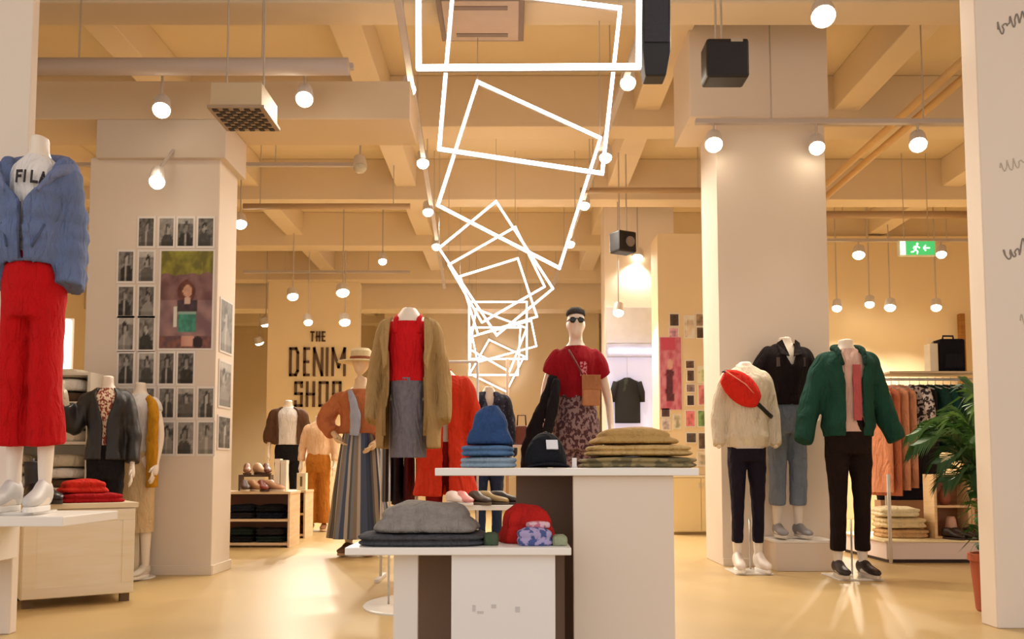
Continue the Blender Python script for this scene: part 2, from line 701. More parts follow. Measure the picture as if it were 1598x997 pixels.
def mannequin(label, X, Y, z=0.0, s=1.0, wx=1.0, rz=0.0, head=False, arms=(HANG, HANG), skin=SKIN, base='disc', neck=1.565, legs=True, hands=True, feet=True, voxel=.012, br=.17, hd=0.0, rod=(.05, .10, .36)):
    r = thing('mannequin', label, 'mannequin', (X, Y, z), rz, 'dressed mannequins')
    r.scale = (s * wx, s, s)
    body_mesh(head, arms, legs, neck, voxel, hands, feet, hd).build('body', skin, r, smooth=True)
    if base == 'disc':
        MB().lathe((0, .03, 0), [(br, -.012), (br, -.004), (br - .01, 0)], 32).build('base_plate', mat('#eeeae4', .25, .03, 4), r, smooth=False)
    elif base == 'square':
        MB().box(-br, br, -br * .8 - .03, br * .8 + .03, -.012, 0).build('base_plate', mat('#e8e2da', .2, .03, 4), r, bev=.003)
    if base:
        MB().tube([(rod[0], rod[1], 0), (rod[0], rod[1], rod[2])], .008, 8).build('support_rod', METAL, r, smooth=True)
    return r


def chest(z, x, off=.012, loose=.02):
    rx, ry = B(z)
    rx, ry = max(rx, .148) + loose, max(ry, .1) + loose
    q = max(-.95, min(.95, x / rx))
    return -ry * math.sqrt(1 - q * q) - off


# letters as strokes on a unit box, (x, y) polylines
GLYPH = {
    'D': [[(0, 0), (0, 1), (.75, 1), (1, .85), (1, .15), (.75, 0), (0, 0)]], 'E': [[(1, 1), (0, 1), (0, 0), (1, 0)], [(0, .5), (.85, .5)]],
    'N': [[(0, 0), (0, 1), (1, 0), (1, 1)]], 'I': [[(.5, 0), (.5, 1)]], 'M': [[(0, 0), (0, 1), (.5, .3), (1, 1), (1, 0)]],
    'S': [[(1, .82), (1, 1), (0, 1), (0, .52), (1, .52), (1, 0), (0, 0), (0, .18)]], 'H': [[(0, 0), (0, 1)], [(1, 0), (1, 1)], [(0, .5), (1, .5)]],
    'O': [[(0, 0), (0, 1), (1, 1), (1, 0), (0, 0)]], 'P': [[(0, 0), (0, 1), (1, 1), (1, .48), (0, .48)]], 'T': [[(.5, 0), (.5, 1)], [(0, 1), (1, 1)]],
    'F': [[(0, 0), (0, 1), (1, 1)], [(0, .5), (.8, .5)]], 'L': [[(0, 1), (0, 0), (1, 0)]], 'A': [[(0, 0), (.5, 1), (1, 0)], [(.2, .36), (.8, .36)]],
}


def letter(mb, ch, x0, x1, z0, z1, y, th, dp=.012, yf=None):
    for poly in GLYPH[ch]:
        for (ax, az), (bx, bz) in zip(poly, poly[1:]):
            a = Vector((x0 + (x1 - x0) * ax, 0, z0 + (z1 - z0) * az))
            b = Vector((x0 + (x1 - x0) * bx, 0, z0 + (z1 - z0) * bz))
            d = (b - a).normalized() * th / 2
            a, b = a - d, b + d
            a.y = yf(a.z, a.x) if yf else y
            b.y = yf(b.z, b.x) if yf else y
            mb.bar(a, b, th, dp)


def color_print(name, wd, ht, nx, ny, fn, parent, loc=(0, 0, 0), rot=0.0):
    """flat picture print in the XZ plane, facing -Y; fn(u, v) gives the ink"""
    me = bpy.data.meshes.new(name)
    vs = [(wd * (i / nx - .5), 0, ht * (j / ny - .5)) for j in range(ny + 1) for i in range(nx + 1)]
    fs = [(j * (nx + 1) + i, j * (nx + 1) + i + 1, (j + 1) * (nx + 1) + i + 1, (j + 1) * (nx + 1) + i) for j in range(ny) for i in range(nx)]
    me.from_pydata(vs, [], fs)
    ca = me.color_attributes.new('ink', 'FLOAT_COLOR', 'POINT')
    for k, v in enumerate(vs):
        c = fn(v[0] / wd + .5, v[2] / ht + .5)
        ca.data[k].color = lin(c) if isinstance(c, str) else tuple(c) + (1,)
    me.materials.append(print_mat())
    o = bpy.data.objects.new(name, me)
    sc.collection.objects.link(o)
    o.parent = parent
    o.location = loc
    o.rotation_euler = (0, 0, rot)
    return o


def folded(label, name, cat, x, y, z, wd, dp, ht, m, layers=2, rz=0.0, group=None, amp=.03, seed=0, top=.9, taper=0.0):
    """a folded piece of clothing: rounded slab with the edges of its folds showing"""
    r = thing(name, label, cat, (x, y, z), rz, group)
    mb = MB()
    rings = []
    nz = layers * 6
    n = 56
    for i in range(nz + 1):
        t = i / nz
        bul = .93 + .07 * abs(math.sin(PI * t * layers))
        if i == 0:
            bul = .9
        if i == nz:
            bul = top * .93
        bul *= 1 - taper * t
        ring = []
        for j in range(n):
            a = 2 * PI * j / n
            c, s_ = math.cos(a), math.sin(a)
            e = .42
            px = math.copysign(abs(c) ** e, c) * wd / 2 * bul
            py = math.copysign(abs(s_) ** e, s_) * dp / 2 * bul
            nn = noise.noise(Vector((px * 9 + seed, py * 9, t * ht * 22)))
            k = 1 + amp * nn
            zz = ht * t + (ht * .10 * noise.noise(Vector((px * 7 + seed, py * 7, 3 + t))) * t)
            ring.append((px * k, py * k, max(0, zz)))
        rings.append(ring)
    # top surface pulled in
    for q, dz in ((.7, .012), (.35, .016), (.05, .017)):
        ring = []
        for p in rings[nz]:
            ring.append((p[0] * q, p[1] * q, ht + dz * ht / .1 + ht * .14 * noise.noise(Vector((p[0] * q * 8 + seed, p[1] * q * 8, 1.5)))))
        rings.append(ring)
    mb.loft(rings)
    mb.build('fabric', m, r, smooth=True)
    return r


def hanging(label, name, cat, x, y, zrail, length, m, wd=.2, th=.03, rz=0.0, group=None, sleeve=.0, seed=0, flare=1.0, fold=.25, hm=None):
    """a garment on a hanger; wd is half its shoulder width, th half its thickness"""
    r = thing(name, label, cat, (x, y, zrail), rz, group)
    mb = MB()
    rings = []
    n = 44
    prof = [(-.055, .25), (-.075, .45), (-.10, .75), (-.125, .95), (-.17, 1.0)]
    k = 14
    for i in range(1, k + 1):
        prof.append((-.17 - (length - .17) * i / k, 1.0 + (flare - 1) * i / k))
    for zz, q in prof:
        ring = []
        t = -zz / length
        for j in range(n):
            a = 2 * PI * j / n
            f = 1 + fold * t * math.cos(7 * a + seed) + .12 * noise.noise(Vector((math.cos(a) * 2 + seed, math.sin(a) * 2, zz * 6)))
            ring.append((th * (.55 + .45 * min(1, t * 3 + q * .4)) * math.cos(a) * f, wd * q * math.sin(a), zz))
        rings.append(ring)
    mb.loft(rings, cap1=False)
    if sleeve:
        for sg in (1, -1):
            mb.tube([(0, sg * wd * .9, -.11), (.0, sg * wd * 1.12, -.25), (0.01, sg * wd * 1.15, -sleeve)], [.045, .05, .042], 12, wr=.2, seed=seed, flat=.9)
    mb.build('fabric', m, r, smooth=True)
    h = MB()
    h.tube([(0, -wd * .85, -.105), (0, 0, -.05), (0, wd * .85, -.105)], .006, 6)
    h.tube([(0, 0, -.05), (0, 0, -.02), (0.012, 0, 0.0), (0.0, 0, .016), (-.012, 0, .004)], .003, 6)
    h.build('hanger', hm or METAL, r, smooth=True)
    return r


def shoe_thing(label, x, y, z, col, sole, rz=0.0, s=1.0, group=None, h=.085, name='shoe'):
    r = thing(name, label, 'shoe', (x, y, z), rz, group)
    r.scale = (s, s, s)
    u, so = shoe_mesh(h=h)
    u.build('upper', mat(col, .5, .1, 20), r, smooth=True)
    so.build('sole', mat(sole, .6, .05, 20), r, bev=.004)
    return r

# ---------------------------------------------------------------- display tables in the middle
TOPW = mat('#f4efe9', .35, .03, 4)
PANEL = mat('#e9e1da', .45, .03, 2)
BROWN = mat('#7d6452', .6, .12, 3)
t = thing('display_table', 'tall white display table carrying jeans, cap and khaki trousers', 'table', (.19, 3.3, 0), 0, 'nested display tables')
MB().box(-.45, .44, -.27, .27, .75, .776).build('tabletop', TOPW, t, bev=.003)
MB().box(.017, .357, -.25, -.222, 0, .75).build('front_panel', mat('#e6d6c6', .5, .03, 2), t, bev=.003)
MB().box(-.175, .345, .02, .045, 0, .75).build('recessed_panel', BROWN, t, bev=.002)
MB().box(.33, .357, -.222, .25, 0, .75).build('side_panel', mat('#e6d6c6', .5, .03, 2), t, bev=.002)
t = thing('display_table', 'low white display table in front carrying grey sweater and red knit', 'table', (-.165, 3.06, 0), 0, 'nested display tables')
MB().box(-.362, .352, -.21, .205, .502, .526).build('tabletop', TOPW, t, bev=.003)
MB().box(-.027, .302, -.19, -.165, 0, .502).build('front_panel', mat('#eeeae8', .4, .02, 2), t, bev=.003)
MB().box(-.215, -.137, -.15, -.125, 0, .502).build('leg_panel', PANEL, t, bev=.003)
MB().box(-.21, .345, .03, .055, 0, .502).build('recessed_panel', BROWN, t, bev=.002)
mk = MB()
for (x0, x1, zz, hh) in ((.04, .05, .325, .02), (.055, .075, .318, .008), (.10, .115, .335, .012), (.175, .19, .322, .018)):
    mk.box(x0, x1, -.1912, -.1902, zz, zz + hh)
mk.build('faint_mark', mat('#cfc9c8', .5, .02, 4), t)

DEN = cloth('#2f4a78', .3, 18)
DEN2 = cloth('#56779e', .3, 18)
DEN3 = cloth('#8fa3b5', .3, 18)
TZ = .777
g = 'folded denim pile on the tall table'
folded('folded light blue jeans lying at the bottom of the denim pile', 'folded_jeans', 'jeans', -.085, 3.22, TZ, .2, .30, .035, DEN3, 2, .05, g, seed=1)
folded('folded mid blue jeans in the middle of the denim pile', 'folded_jeans', 'jeans', -.085, 3.22, TZ + .041, .185, .28, .035, DEN2, 2, -.04, g, seed=2)
folded('crumpled dark blue jeans heaped on top of the denim pile', 'folded_jeans', 'jeans', -.08, 3.22, TZ + .083, .172, .26, .12, DEN, 2, .03, g, seed=3, taper=.42, amp=.12)
# cap
r = thing('baseball_cap', 'black cap with a square white patch lying on the tall table', 'cap', (.118, 3.16, TZ), .1)
mb = MB()
rings = []
for i in range(11):
    tt = i / 10
    rr = math.cos(tt * PI / 2 * .98)
    rings.append([((.074 * rr) * math.sin(2 * PI * j / 32), -.088 * rr * math.cos(2 * PI * j / 32), .012 + .112 * math.sin(tt * PI / 2)) for j in range(32)])
mb.loft(rings)
mb.build('crown', cloth('#1b1c22', .2), r, smooth=True)
mb = MB()
rings = []
for dz in (0, .006):
    rings.append([((.075 if math.cos(2 * PI * j / 32) > 0 else .07) * math.sin(2 * PI * j / 32), -.06 - (.085 if math.cos(2 * PI * j / 32) > 0 else .0) * math.cos(2 * PI * j / 32), .008 + dz - .012 * math.sin(2 * PI * j / 32) ** 2 + .004) for j in range(32)])
mb.loft(rings)
mb.build('brim', cloth('#1d2029', .2), r, smooth=False)
mb = MB()
mb.box(-.02, .02, -.002, .002, -.018, .018)
p = mb.build('patch', mat('#e4e4ea', .6, .03, 5), r)
p.rotation_euler = (-.49, 0, 0)
p.location = (.012, -.0775, .079)
MB().ball((0, 0, .124), .006, .006, .004, 8, 6).build('button', BLACK, r, smooth=True)
g = 'folded khaki trousers on the tall table'
KH = cloth('#b9945a', .18, 10)
folded('folded olive camouflage trousers at the bottom of the khaki pile', 'folded_trousers', 'trousers', .445, 3.24, TZ, .40, .36, .035, blotch('#6d6244', '#9a875c', 22), 2, .03, g, seed=5)
folded('folded sand beige trousers in the middle of the khaki pile', 'folded_trousers', 'trousers', .45, 3.24, TZ + .042, .385, .34, .036, cloth('#c9a76e', .16, 10), 2, -.03, g, seed=6, taper=.06)
folded('folded mustard khaki trousers on top of the khaki pile', 'folded_trousers', 'trousers', .438, 3.24, TZ + .085, .31, .30, .05, KH, 2, .05, g, seed=7, taper=.3, amp=.08)
r = thing('price_tag', 'small white tag between black cap and khaki trousers', 'tag', (.215, 3.1, TZ))
MB().box(-.008, .008, -.001, .001, 0, .034).build('card', WHITE, r)
MB().box(-.01, .01, -.008, .008, -.001, .003).build('stand', METAL, r)

LZ = .527
folded('folded charcoal jeans lying under the grey sweater on the low table', 'folded_jeans', 'jeans', -.295, 3.03, LZ, .42, .33, .035, cloth('#4a4a50', .3, 22), 2, .03, None, seed=8)
folded('folded heather grey sweater heaped on charcoal jeans on the low table', 'folded_sweater', 'sweater', -.285, 3.03, LZ + .042, .37, .30, .085, cloth('#8d8782', .3, 40), 2, -.05, None, seed=9, taper=.35, amp=.1)
folded('crumpled red knit sweater on the low table beside recessed panel', 'folded_sweater', 'sweater', .05, 3.08, LZ, .20, .22, .11, cloth('#b8211c', .25, 25), 2, .1, None, seed=12, taper=.35, amp=.16)
folded('folded blue and lilac patterned scarf in front of the red knit', 'folded_scarf', 'scarf', .075, 2.945, LZ, .115, .085, .048, blotch('#46558c', '#a99cc4', 42), 2, .05, None, seed=13, amp=.1)
folded('small pink folded scarf lying on the blue scarf before the red knit', 'folded_scarf', 'scarf', .085, 2.96, LZ + .055, .075, .06, .018, blotch('#c76f86', '#dcb9c4', 50), 1, .2, None, seed=14, amp=.1)
folded('small sage green folded cloth at the end of the low table', 'folded_scarf', 'scarf', .155, 2.95, LZ, .05, .09, .028, cloth('#9aa084', .2), 1, 0, None, seed=15)
folded('small dark green folded cloth between grey sweater and red knit', 'folded_scarf', 'scarf', -.068, 2.96, LZ, .05, .09, .035, cloth('#4c5a44', .2), 1, 0, None, seed=16)

# low white bench with shoes seen under the tall table
r = thing('shoe_bench', 'low white bench with shoes seen beneath the tall table', 'bench', (-.22, 5.55, 0))
bz = P(0, 787, 5.5).z
MB().box(-.24, .25, -.17, .17, bz - .03, bz).build('benchtop', WHITE, r, bev=.003)
for sx in (-.21, .22):
    MB().box(sx - .015, sx + .015, -.15, .15, 0, bz - .03).build('leg', WHITE, r, bev=.002)
g = 'shoes on the low white bench'
for lab, px, col, sole, rz in (('white sneaker at the end of the bench nearest the red coat', 706, '#e9d8d0', '#f4efe8', .5), ('pink and white sneaker second on the low bench', 720, '#d88c88', '#f4efe8', .4),
                               ('dark brown shoe in the middle of the low bench', 742, '#3a2a22', '#6b5a48', .6), ('tan shoe on the low bench beside dark brown shoe', 757, '#a58a5c', '#4b3a2c', 1.2),
                               ('black shoe at the end of the low bench by the brown panel', 778, '#2c221e', '#3a2e26', 1.5)):
    q = P(px, 780, 5.45)
    shoe_thing(lab, q.x, 5.47 + (px % 3) * .02, bz, col, sole, rz, .8, g)

# ---------------------------------------------------------------- left foreground mannequin on its bracket
r = thing('display_plate', 'white bracket plate on the near pillar under red trousers', 'plate', (-2.3, 4.0, 0))
MB().box(-.4, .445, -.27, .249, P(0, 822, 3.73).z, P(0, 806, 3.73).z).build('plate', WHITE, r, bev=.004)
PLZ = P(0, 806, 3.73).z
MB().box(-.35, -.02, .0, .249, PLZ - .22, PLZ - .05).build('bracket', WHITE, r, bev=.004)
q = P(56, 400, 3.95)
m1 = mannequin('headless mannequin in blue puffer jacket and wide red trousers on bracket', q.x, 3.95, PLZ + .013, 1.068, .635, .12, hands=False, arms=(((.205, .03, 1.14), (.215, .0, .93)),) * 2, base='square', br=.12)
garment_trousers(1.06, .27, .02, .092, .112, .04, 3, .006).build('trousers', cloth('#c20f14', .14, 9), m1, smooth=True)
garment_top((HANG, HANG), 1.0, 1.475, .008, 0, amp=.02).build('tee', cloth('#ece7e4', .05, 9), m1, smooth=True)
fl = MB()
for i, ch in enumerate('FILA'):
    x0 = -.052 + i * .045
    w_ = .03 if ch != 'I' else .012
    letter(fl, ch, x0, x0 + w_, 1.335, 1.378, 0, .011, .004, lambda z, x: chest(z, x, .012, .016))
fl.build('lettering', mat('#2a2020', .7, .05, 9), m1)
BL = cloth('#68789f', .2, 7)
garment_top((((.205, .03, 1.14), (.215, .0, .93)),) * 2, 1.005, 1.455, .042, 1.0, lambda z: 0.05 + max(0, (z - 1.25)) * 6.0, .06, quilt=.022, sl=.028, cuff=-.3, seed=4, hemin=.02).build('jacket', BL, m1, smooth=True)
cl = MB()
pts = [Vector((-.095, -.165, 1.29)), Vector((-.19, -.12, 1.385)), Vector((-.225, .0, 1.43)), Vector((-.09, .10, 1.49)), Vector((.09, .10, 1.49)), Vector((.225, .0, 1.43)), Vector((.19, -.12, 1.385)), Vector((.095, -.165, 1.29))]
pp, rr = spline(pts, [.012, .026, .034, .04, .04, .034, .026, .012], 6)
cl.tube(pp, rr, 14, wr=.25, seed=2, flat=.8)
cl.build('collar', cloth('#737ea3', .18, 7), m1, smooth=True)
MB().tube([(0, -.172, 1.24), (0, -.176, 1.12), (0, -.165, 1.01)], .006, 8).build('zip', mat('#3c4560', .5), m1, smooth=True)
for sx in (-1, 1):
    MB().tube([(sx * .075, -.165, 1.06), (sx * .13, -.135, 1.16)], .006, 8).build('pocket_edge', mat('#4b5778', .8), m1, smooth=True)
add_shoes(m1, '#cfcbc8', '#efece8', x=.097, h=.11)

# ---------------------------------------------------------------- wooden cabinet on the left with clothes
A_, B_ = Vector((-2.68, 4.95, 0)), Vector((-2.2, 5.28, 0))
ang = math.atan2((B_ - A_).y, (B_ - A_).x)
L_ = (B_ - A_).length
WD = wood('#ead9b8', '#f0e2ca', 1.5)
r = thing('wooden_cabinet', 'pale wooden cabinet holding red sweaters and black boots', 'cabinet', A_, ang)
ZT = .574
MB().box(0, L_, .012, .46, .05, ZT - .03).build('carcass', WD, r, bev=.003)
MB().box(-.012, L_ + .012, -.008, .47, ZT - .03, ZT).build('top', wood('#e0cda8', '#ebdcc0', 1.5), r, bev=.003)
d = MB()
for x0, x1, z0, z1 in ((0.004, L_ - .004, .055, .115), (.004, L_ - .004, ZT - .1, ZT - .036), (.004, .07, .115, ZT - .1), (L_ - .07, L_ - .004, .115, ZT - .1)):
    d.box(x0, x1, -.006, .012, z0, z1)
dd = d.build('door', WD, r, bev=.002)
MB().box(.07, L_ - .07, .002, .012, .115, ZT - .1).build('inset_panel', wood('#ecdcbe', '#f2e6d0', 1.5), dd)
for x in (.04, L_ - .04):
    for y in (.06, .42):
        MB().box(x - .025, x + .025, y - .02, y + .02, 0, .05).build('foot', mat('#6b5135', .6), r)


def on(u, v, z=0.0):
    c, s_ = math.cos(ang), math.sin(ang)
    return A_.x + u * c - v * s_, A_.y + u * s_ + v * c, ZT + z


g = 'folded sweaters on the wooden cabinet'
x, y, z = on(.36, .17)
folded('folded crimson sweater at the bottom of the pile on wooden cabinet', 'folded_sweater', 'sweater', x, y, z, .37, .28, .05, cloth('#a8161a', .25, 18), 2, ang, g, seed=21, taper=.1)
folded('folded orange red sweater on top of the pile on wooden cabinet', 'folded_sweater', 'sweater', x - .04, y, z + .057, .28, .24, .065, cloth('#c92a1c', .25, 18), 2, ang + .08, g, seed=22, taper=.25, amp=.08)
# black ankle boots
for i, (lab, u, v, rz) in enumerate((('black leather ankle boot standing nearest the end of the wooden cabinet', .05, .08, .5), ('black leather ankle boot standing beside red sweaters on wooden cabinet', .115, .12, .9))):
    x, y, z = on(u, v)
    b = thing('ankle_boot', lab, 'boot', (x, y, z), rz, 'black boots on the wooden cabinet')
    u_, so = shoe_mesh(.25, .095, .042)
    u_.build('upper', mat('#1e1b20', .35, .2, 20), b, smooth=True)
    so.build('sole', mat('#26211f', .6), b)
    MB().tube([(0, .02, .06), (0, .025, .12), (0, .022, .19), (0, .02, .235)], [.042, .04, .046, .05], 16).build('shaft', mat('#201d22', .4, .2, 20), b, smooth=True)
    MB().tube([(0, .078, .2), (0, .085, .235), (0, .075, .25)], .005, 6).build('pull_tab', mat('#8b8fa5', .6), b, smooth=True)

# white lace skirted figure hem beside boots, shelf of cream knitwear, leather outfit, small white top outfit
r = thing('wall_shelf', 'cream shelf rack of folded pale knitwear behind red trousers', 'shelf', (-3.25, 6.2, 0))
MB().box(-.42, -.40, -.16, .16, 0, 1.42).build('side_panel', CREAM, r)
MB().box(.38, .40, -.16, .16, 0, 1.42).build('side_panel', CREAM, r)
SHZ = (.28, .62, .93, 1.2, 1.4)
for zz in SHZ:
    MB().box(-.4, .38, -.16, .16, zz, zz + .02).build('shelf_board', CREAM, r, bev=.002)
MB().box(-.4, .38, .16, .17, 0, 1.42).build('back_panel', mat('#e2d8c8', .6), r)
cols = ['#efe6d8', '#d9c6a6', '#5a4634', '#e6d9c6', '#c9b18c', '#f1ece4', '#4c3b2d', '#e8dccb', '#d8cbb4', '#3f5c62']
names = ['ivory', 'sand', 'chocolate brown', 'cream', 'camel', 'white', 'dark brown', 'oatmeal', 'stone', 'teal']
k = 0
for li, zz in enumerate(SHZ[:4]):
    for xi, xx in enumerate((-.2, .18)):
        zc = zz + .021
        for j in range(3):
            ci = (k * 7 + j * 3 + li) % 10
            hgt = .05 + .012 * ((k + j) % 3)
            lv = ('bottom', 'second', 'third', 'top')[li]
            folded('folded %s knit, %s of pile, %s board of knitwear rack, %s' % (names[ci], ('lowest', 'middle', 'uppermost')[j], lv, ('outer end', 'leather outfit end')[xi]), 'folded_knit', 'sweater',
                   -3.25 + xx, 6.18, zc, .3, .26, hgt, cloth(cols[ci], .12), 1, 0, 'knitwear on the cream shelf rack', seed=k * 5 + j)
            zc += hgt * 1.2 + .004
        k += 1

q = P(166, 650, 5.85)
m = mannequin('small headless mannequin in black leather jacket and black trousers behind cabinet', q.x, 5.86, .013, .87, .74, .3, arms=(HANG, ((.30, -.02, 1.19), (.36, -.10, 1.36))))
garment_trousers(1.05, .1, .01, .062, .05).build('trousers', cloth('#1d1b1e'), m, smooth=True)
garment_top((HANG, ((.30, -.02, 1.19), (.36, -.10, 1.36))), .93, 1.47, .025, .95, lambda z: .08 + max(0, z - 1.2) * 2, .08, seed=8).build('jacket', mat('#201e20', .35, .3, 14, .3), m, smooth=True)
garment_top((HANG, HANG), .98, 1.47, .006, 0, amp=.02).build('blouse', blotch('#8c3b2e', '#e4cfb4', 50), m, smooth=True)
add_shoes(m, '#1c1a1b', '#33302f', x=.097)

q = P(214, 650, 6.32)
arm = (((.25, .0, 1.13), (.26, -.07, .9)), HANG)
m = mannequin('small headless mannequin in white top, beige skirt and mustard cardigan', q.x + .02, 6.32, .013, .87, .74, -.15, arms=arm)
garment_top(arm, 1.0, 1.475, .02, .45, amp=.05, seed=9).build('top', cloth('#ddd8d8', .06), m, smooth=True)
garment_skirt(1.07, .36, .15, .175, 0, .04).build('skirt', cloth('#d6b98e', .1), m, smooth=True)
MB().box(-.015, .03, -.142, -.136, 1.33, 1.36).build('print', mat('#4c3a48', .7), m)
mb = MB()
p, rr = spline([Vector((.13, -.05, 1.44)), Vector((.2, -.06, 1.34)), Vector((.215, -.08, 1.1)), Vector((.22, -.08, .9)), Vector((.22, -.07, .72))], [.03, .055, .06, .062, .06])
mb.tube(p, rr, 16, wr=.2, seed=3, flat=.7)
mb.build('cardigan', cloth('#c98d1f', .2), m, smooth=True)
add_shoes(m, '#d8cdbd', '#efe8dd', x=.097)
x0, x1 = P(222, 0, 6.4).x, P(250, 0, 6.4).x
r = thing('wooden_plinth', 'narrow pale wooden plinth standing against photo pillar with grey bag', 'plinth', ((x0 + x1) / 2, 6.4, 0))
pz = P(0, 738, 6.3).z
hw = (x1 - x0) / 2
MB().box(-hw, hw, -.1, .1, 0, pz - .02).build('column', WD, r, bev=.003)
MB().box(-hw - .012, hw + .012, -.112, .112, pz - .02, pz).build('top', wood('#b98f5c', '#c9a26c', 2), r, bev=.002)
r = thing('hand_bag', 'small grey bag with dark clasp standing on narrow wooden plinth', 'bag', ((x0 + x1) / 2, 6.38, pz))
MB().box(-.06, .06, -.04, .04, 0, .11).build('pouch', cloth('#b5aca8', .1), r, bev=.012)
MB().box(-.022, .022, -.045, -.038, .03, .085).build('clasp', mat('#3f3438', .4), r, bev=.003)
MB().tube([(-.05, 0, .105), (-.04, 0, .16), (.04, 0, .16), (.05, 0, .105)], .005, 8).build('handle', mat('#2c2628', .5), r, smooth=True)
r = thing('light_panel', 'bright white backlit panel on wall beyond red trousers', 'light', (P(111, 0, 9).x, 9.0, P(0, 545, 9).z))
MB().box(-.10, .10, 0, .03, -.30, .30).build('lit_face', emit('#fff6e8', 2.5), r)
MB().box(-.12, .12, .03, .06, -.32, .32).build('housing', WHITE, r)
MB().box(-.02, .02, .06, .09, -2.0, .32).build('post', WHITE, r)

# ---------------------------------------------------------------- portrait prints on the photo pillar


def portrait(seed):
    rnd = random.Random(seed)
    bgc = rnd.uniform(.08, .3)
    cx, cy = rnd.uniform(.38, .62), rnd.uniform(.58, .72)
    hr = rnd.uniform(.13, .18)
    dark = rnd.uniform(.02, .10)
    skin = rnd.uniform(.22, .5)
    coat = rnd.choice((.02, .03, .06, .12, .3))
    tilt = rnd.uniform(-.25, .25)

    def fn(u, v):
        n = noise.noise(Vector((u * 5 + seed * 3.1, v * 7, seed))) * .12
        c = bgc + n * 1.3 + .18 * max(0, noise.noise(Vector((u * 14 + seed, v * 20, 2)))) + (.25 if v > .8 and seed % 3 == 0 else 0)
        du, dv = u - cx - tilt * (v - cy), (v - cy) * .72
        sh = .34 - .5 * max(0, v - cy + .32)
        if v < cy - .15 and abs(u - cx) < min(.42, .2 + (cy - .15 - v) * 1.2):
            c = coat + max(0, n) * .5
            if abs(u - cx + .05) < .06 and seed % 2:
                c = .5
        if du * du + dv * dv < (hr * 1.25) ** 2 and v > cy - .1:
            c = dark
        if du * du + (dv + .02) ** 2 < (hr * .78) ** 2:
            c = skin + n
        if v < .12:
            c *= .7
        c = max(.015, min(.8, c))
        return (c, c * .96, c * .9)
    return fn


SX = 6.55 / 1400
ROWS = [(340, 383, (2, 3, 4, 5)), (392, 438, (1, 2)), (447, 492, (1, 2)), (496, 545, (1, 2)), (551, 598, (1, 2, 3, 4)), (606, 651, (1, 2, 3, 4, 5)), (659, 708, (2, 3, 4, 5))]
COLX = {1: (183, 207), 2: (215, 239), 3: (247, 270), 4: (276, 301), 5: (308, 332)}
ordn = ['first', 'second', 'third', 'fourth', 'fifth', 'sixth', 'seventh']
k = 0
for ri, (y0, y1, cs) in enumerate(ROWS):
    for ci, c in enumerate(cs):
        a, b = P(COLX[c][0], y1, 6.53), P(COLX[c][1], y0, 6.53)
        k += 1
        r = thing('portrait_print', 'black and white portrait print, %s in the %s row on photo pillar' % (ordn[ci], ordn[ri]), 'photo', ((a.x + b.x) / 2, 6.546, (a.z + b.z) / 2), 0, 'portrait prints on the photo pillar')
        wd, ht = b.x - a.x, b.z - a.z
        MB().box(-wd / 2 - .014, wd / 2 + .014, -.002, .003, -ht / 2 - .017, ht / 2 + .017).build('paper', mat('#f0ebe6', .6, .02, 3), r)
        color_print('picture', wd, ht, 10, 18, portrait(k), r, (0, -.0035, 0))


def poster(u, v):
    n = noise.noise(Vector((u * 6, v * 9, 1.3)))
    n2 = noise.noise(Vector((u * 16, v * 22, 4.3)))

    def mix(a, b, t):
        a, b = lin(a), lin(b)
        t = max(0, min(1, t))
        return tuple(a[i] + (b[i] - a[i]) * t for i in range(3))
    if v > .76 + .03 * n:
        return mix('#6f6a2e', '#a3a03c', .5 + n + n2 * .5 - (.6 if u > .8 else 0))
    c = mix('#6d4a4c', '#8f6b6b', .5 + n + .4 * n2)
    if v < .5:
        c = mix('#7c6068', '#a98684', .5 + n)
    if v < .12:
        c = mix('#5c4650', '#8c5a50', .5 + n2)
    if ((u - .5) / .17) ** 2 + ((v - .58) / .12) ** 2 < 1:      # hair
        c = mix('#5a2c26', '#7a4a3e', .5 + n2)
    if ((u - .52) / .09) ** 2 + ((v - .585) / .065) ** 2 < 1:   # face
        c = mix('#c99a80', '#dcae92', .5 + n2)
    if abs(u - .52) < .2 and .37 < v < .49:                     # dark jacket
        c = mix('#3a2c38', '#4d3c46', .5 + n2)
    if abs(u - .52) < .05 and .46 < v < .52:
        c = mix('#d8b8a8', '#e4c8b8', .5)
    if .36 < u < .70 and .17 < v < .38:                         # green bag
        c = mix('#357f70', '#4fa38d', .6 - (u - .36) + n2)
        if v > .355:
            c = mix('#8fb0a8', '#9fc0b8', .5)
    if .27 < u < .33 and .22 < v < .43:
        c = mix('#d8d8cc', '#eeeee0', .5)
    if .42 < u < .66 and .02 < v < .12:                         # legs
        c = mix('#c98a78', '#dba898', .5 + n)
    if ((u - .74) / .1) ** 2 + ((v - .06) / .06) ** 2 < 1:
        c = lin('#2c1a22')[:3]
    return c


a, b = P(247, 543, 6.53), P(332, 391, 6.53)
r = thing('photo_poster', 'large colour poster of seated person with green bag on photo pillar', 'poster', ((a.x + b.x) / 2, 6.546, (a.z + b.z) / 2))
MB().box(-(b.x - a.x) / 2 - .014, (b.x - a.x) / 2 + .014, -.002, .003, -(b.z - a.z) / 2 - .014, (b.z - a.z) / 2 + .014).build('paper', mat('#f0ebe6', .6, .02, 3), r)
color_print('picture', b.x - a.x, b.z - a.z, 44, 76, poster, r, (0, -.0035, 0))
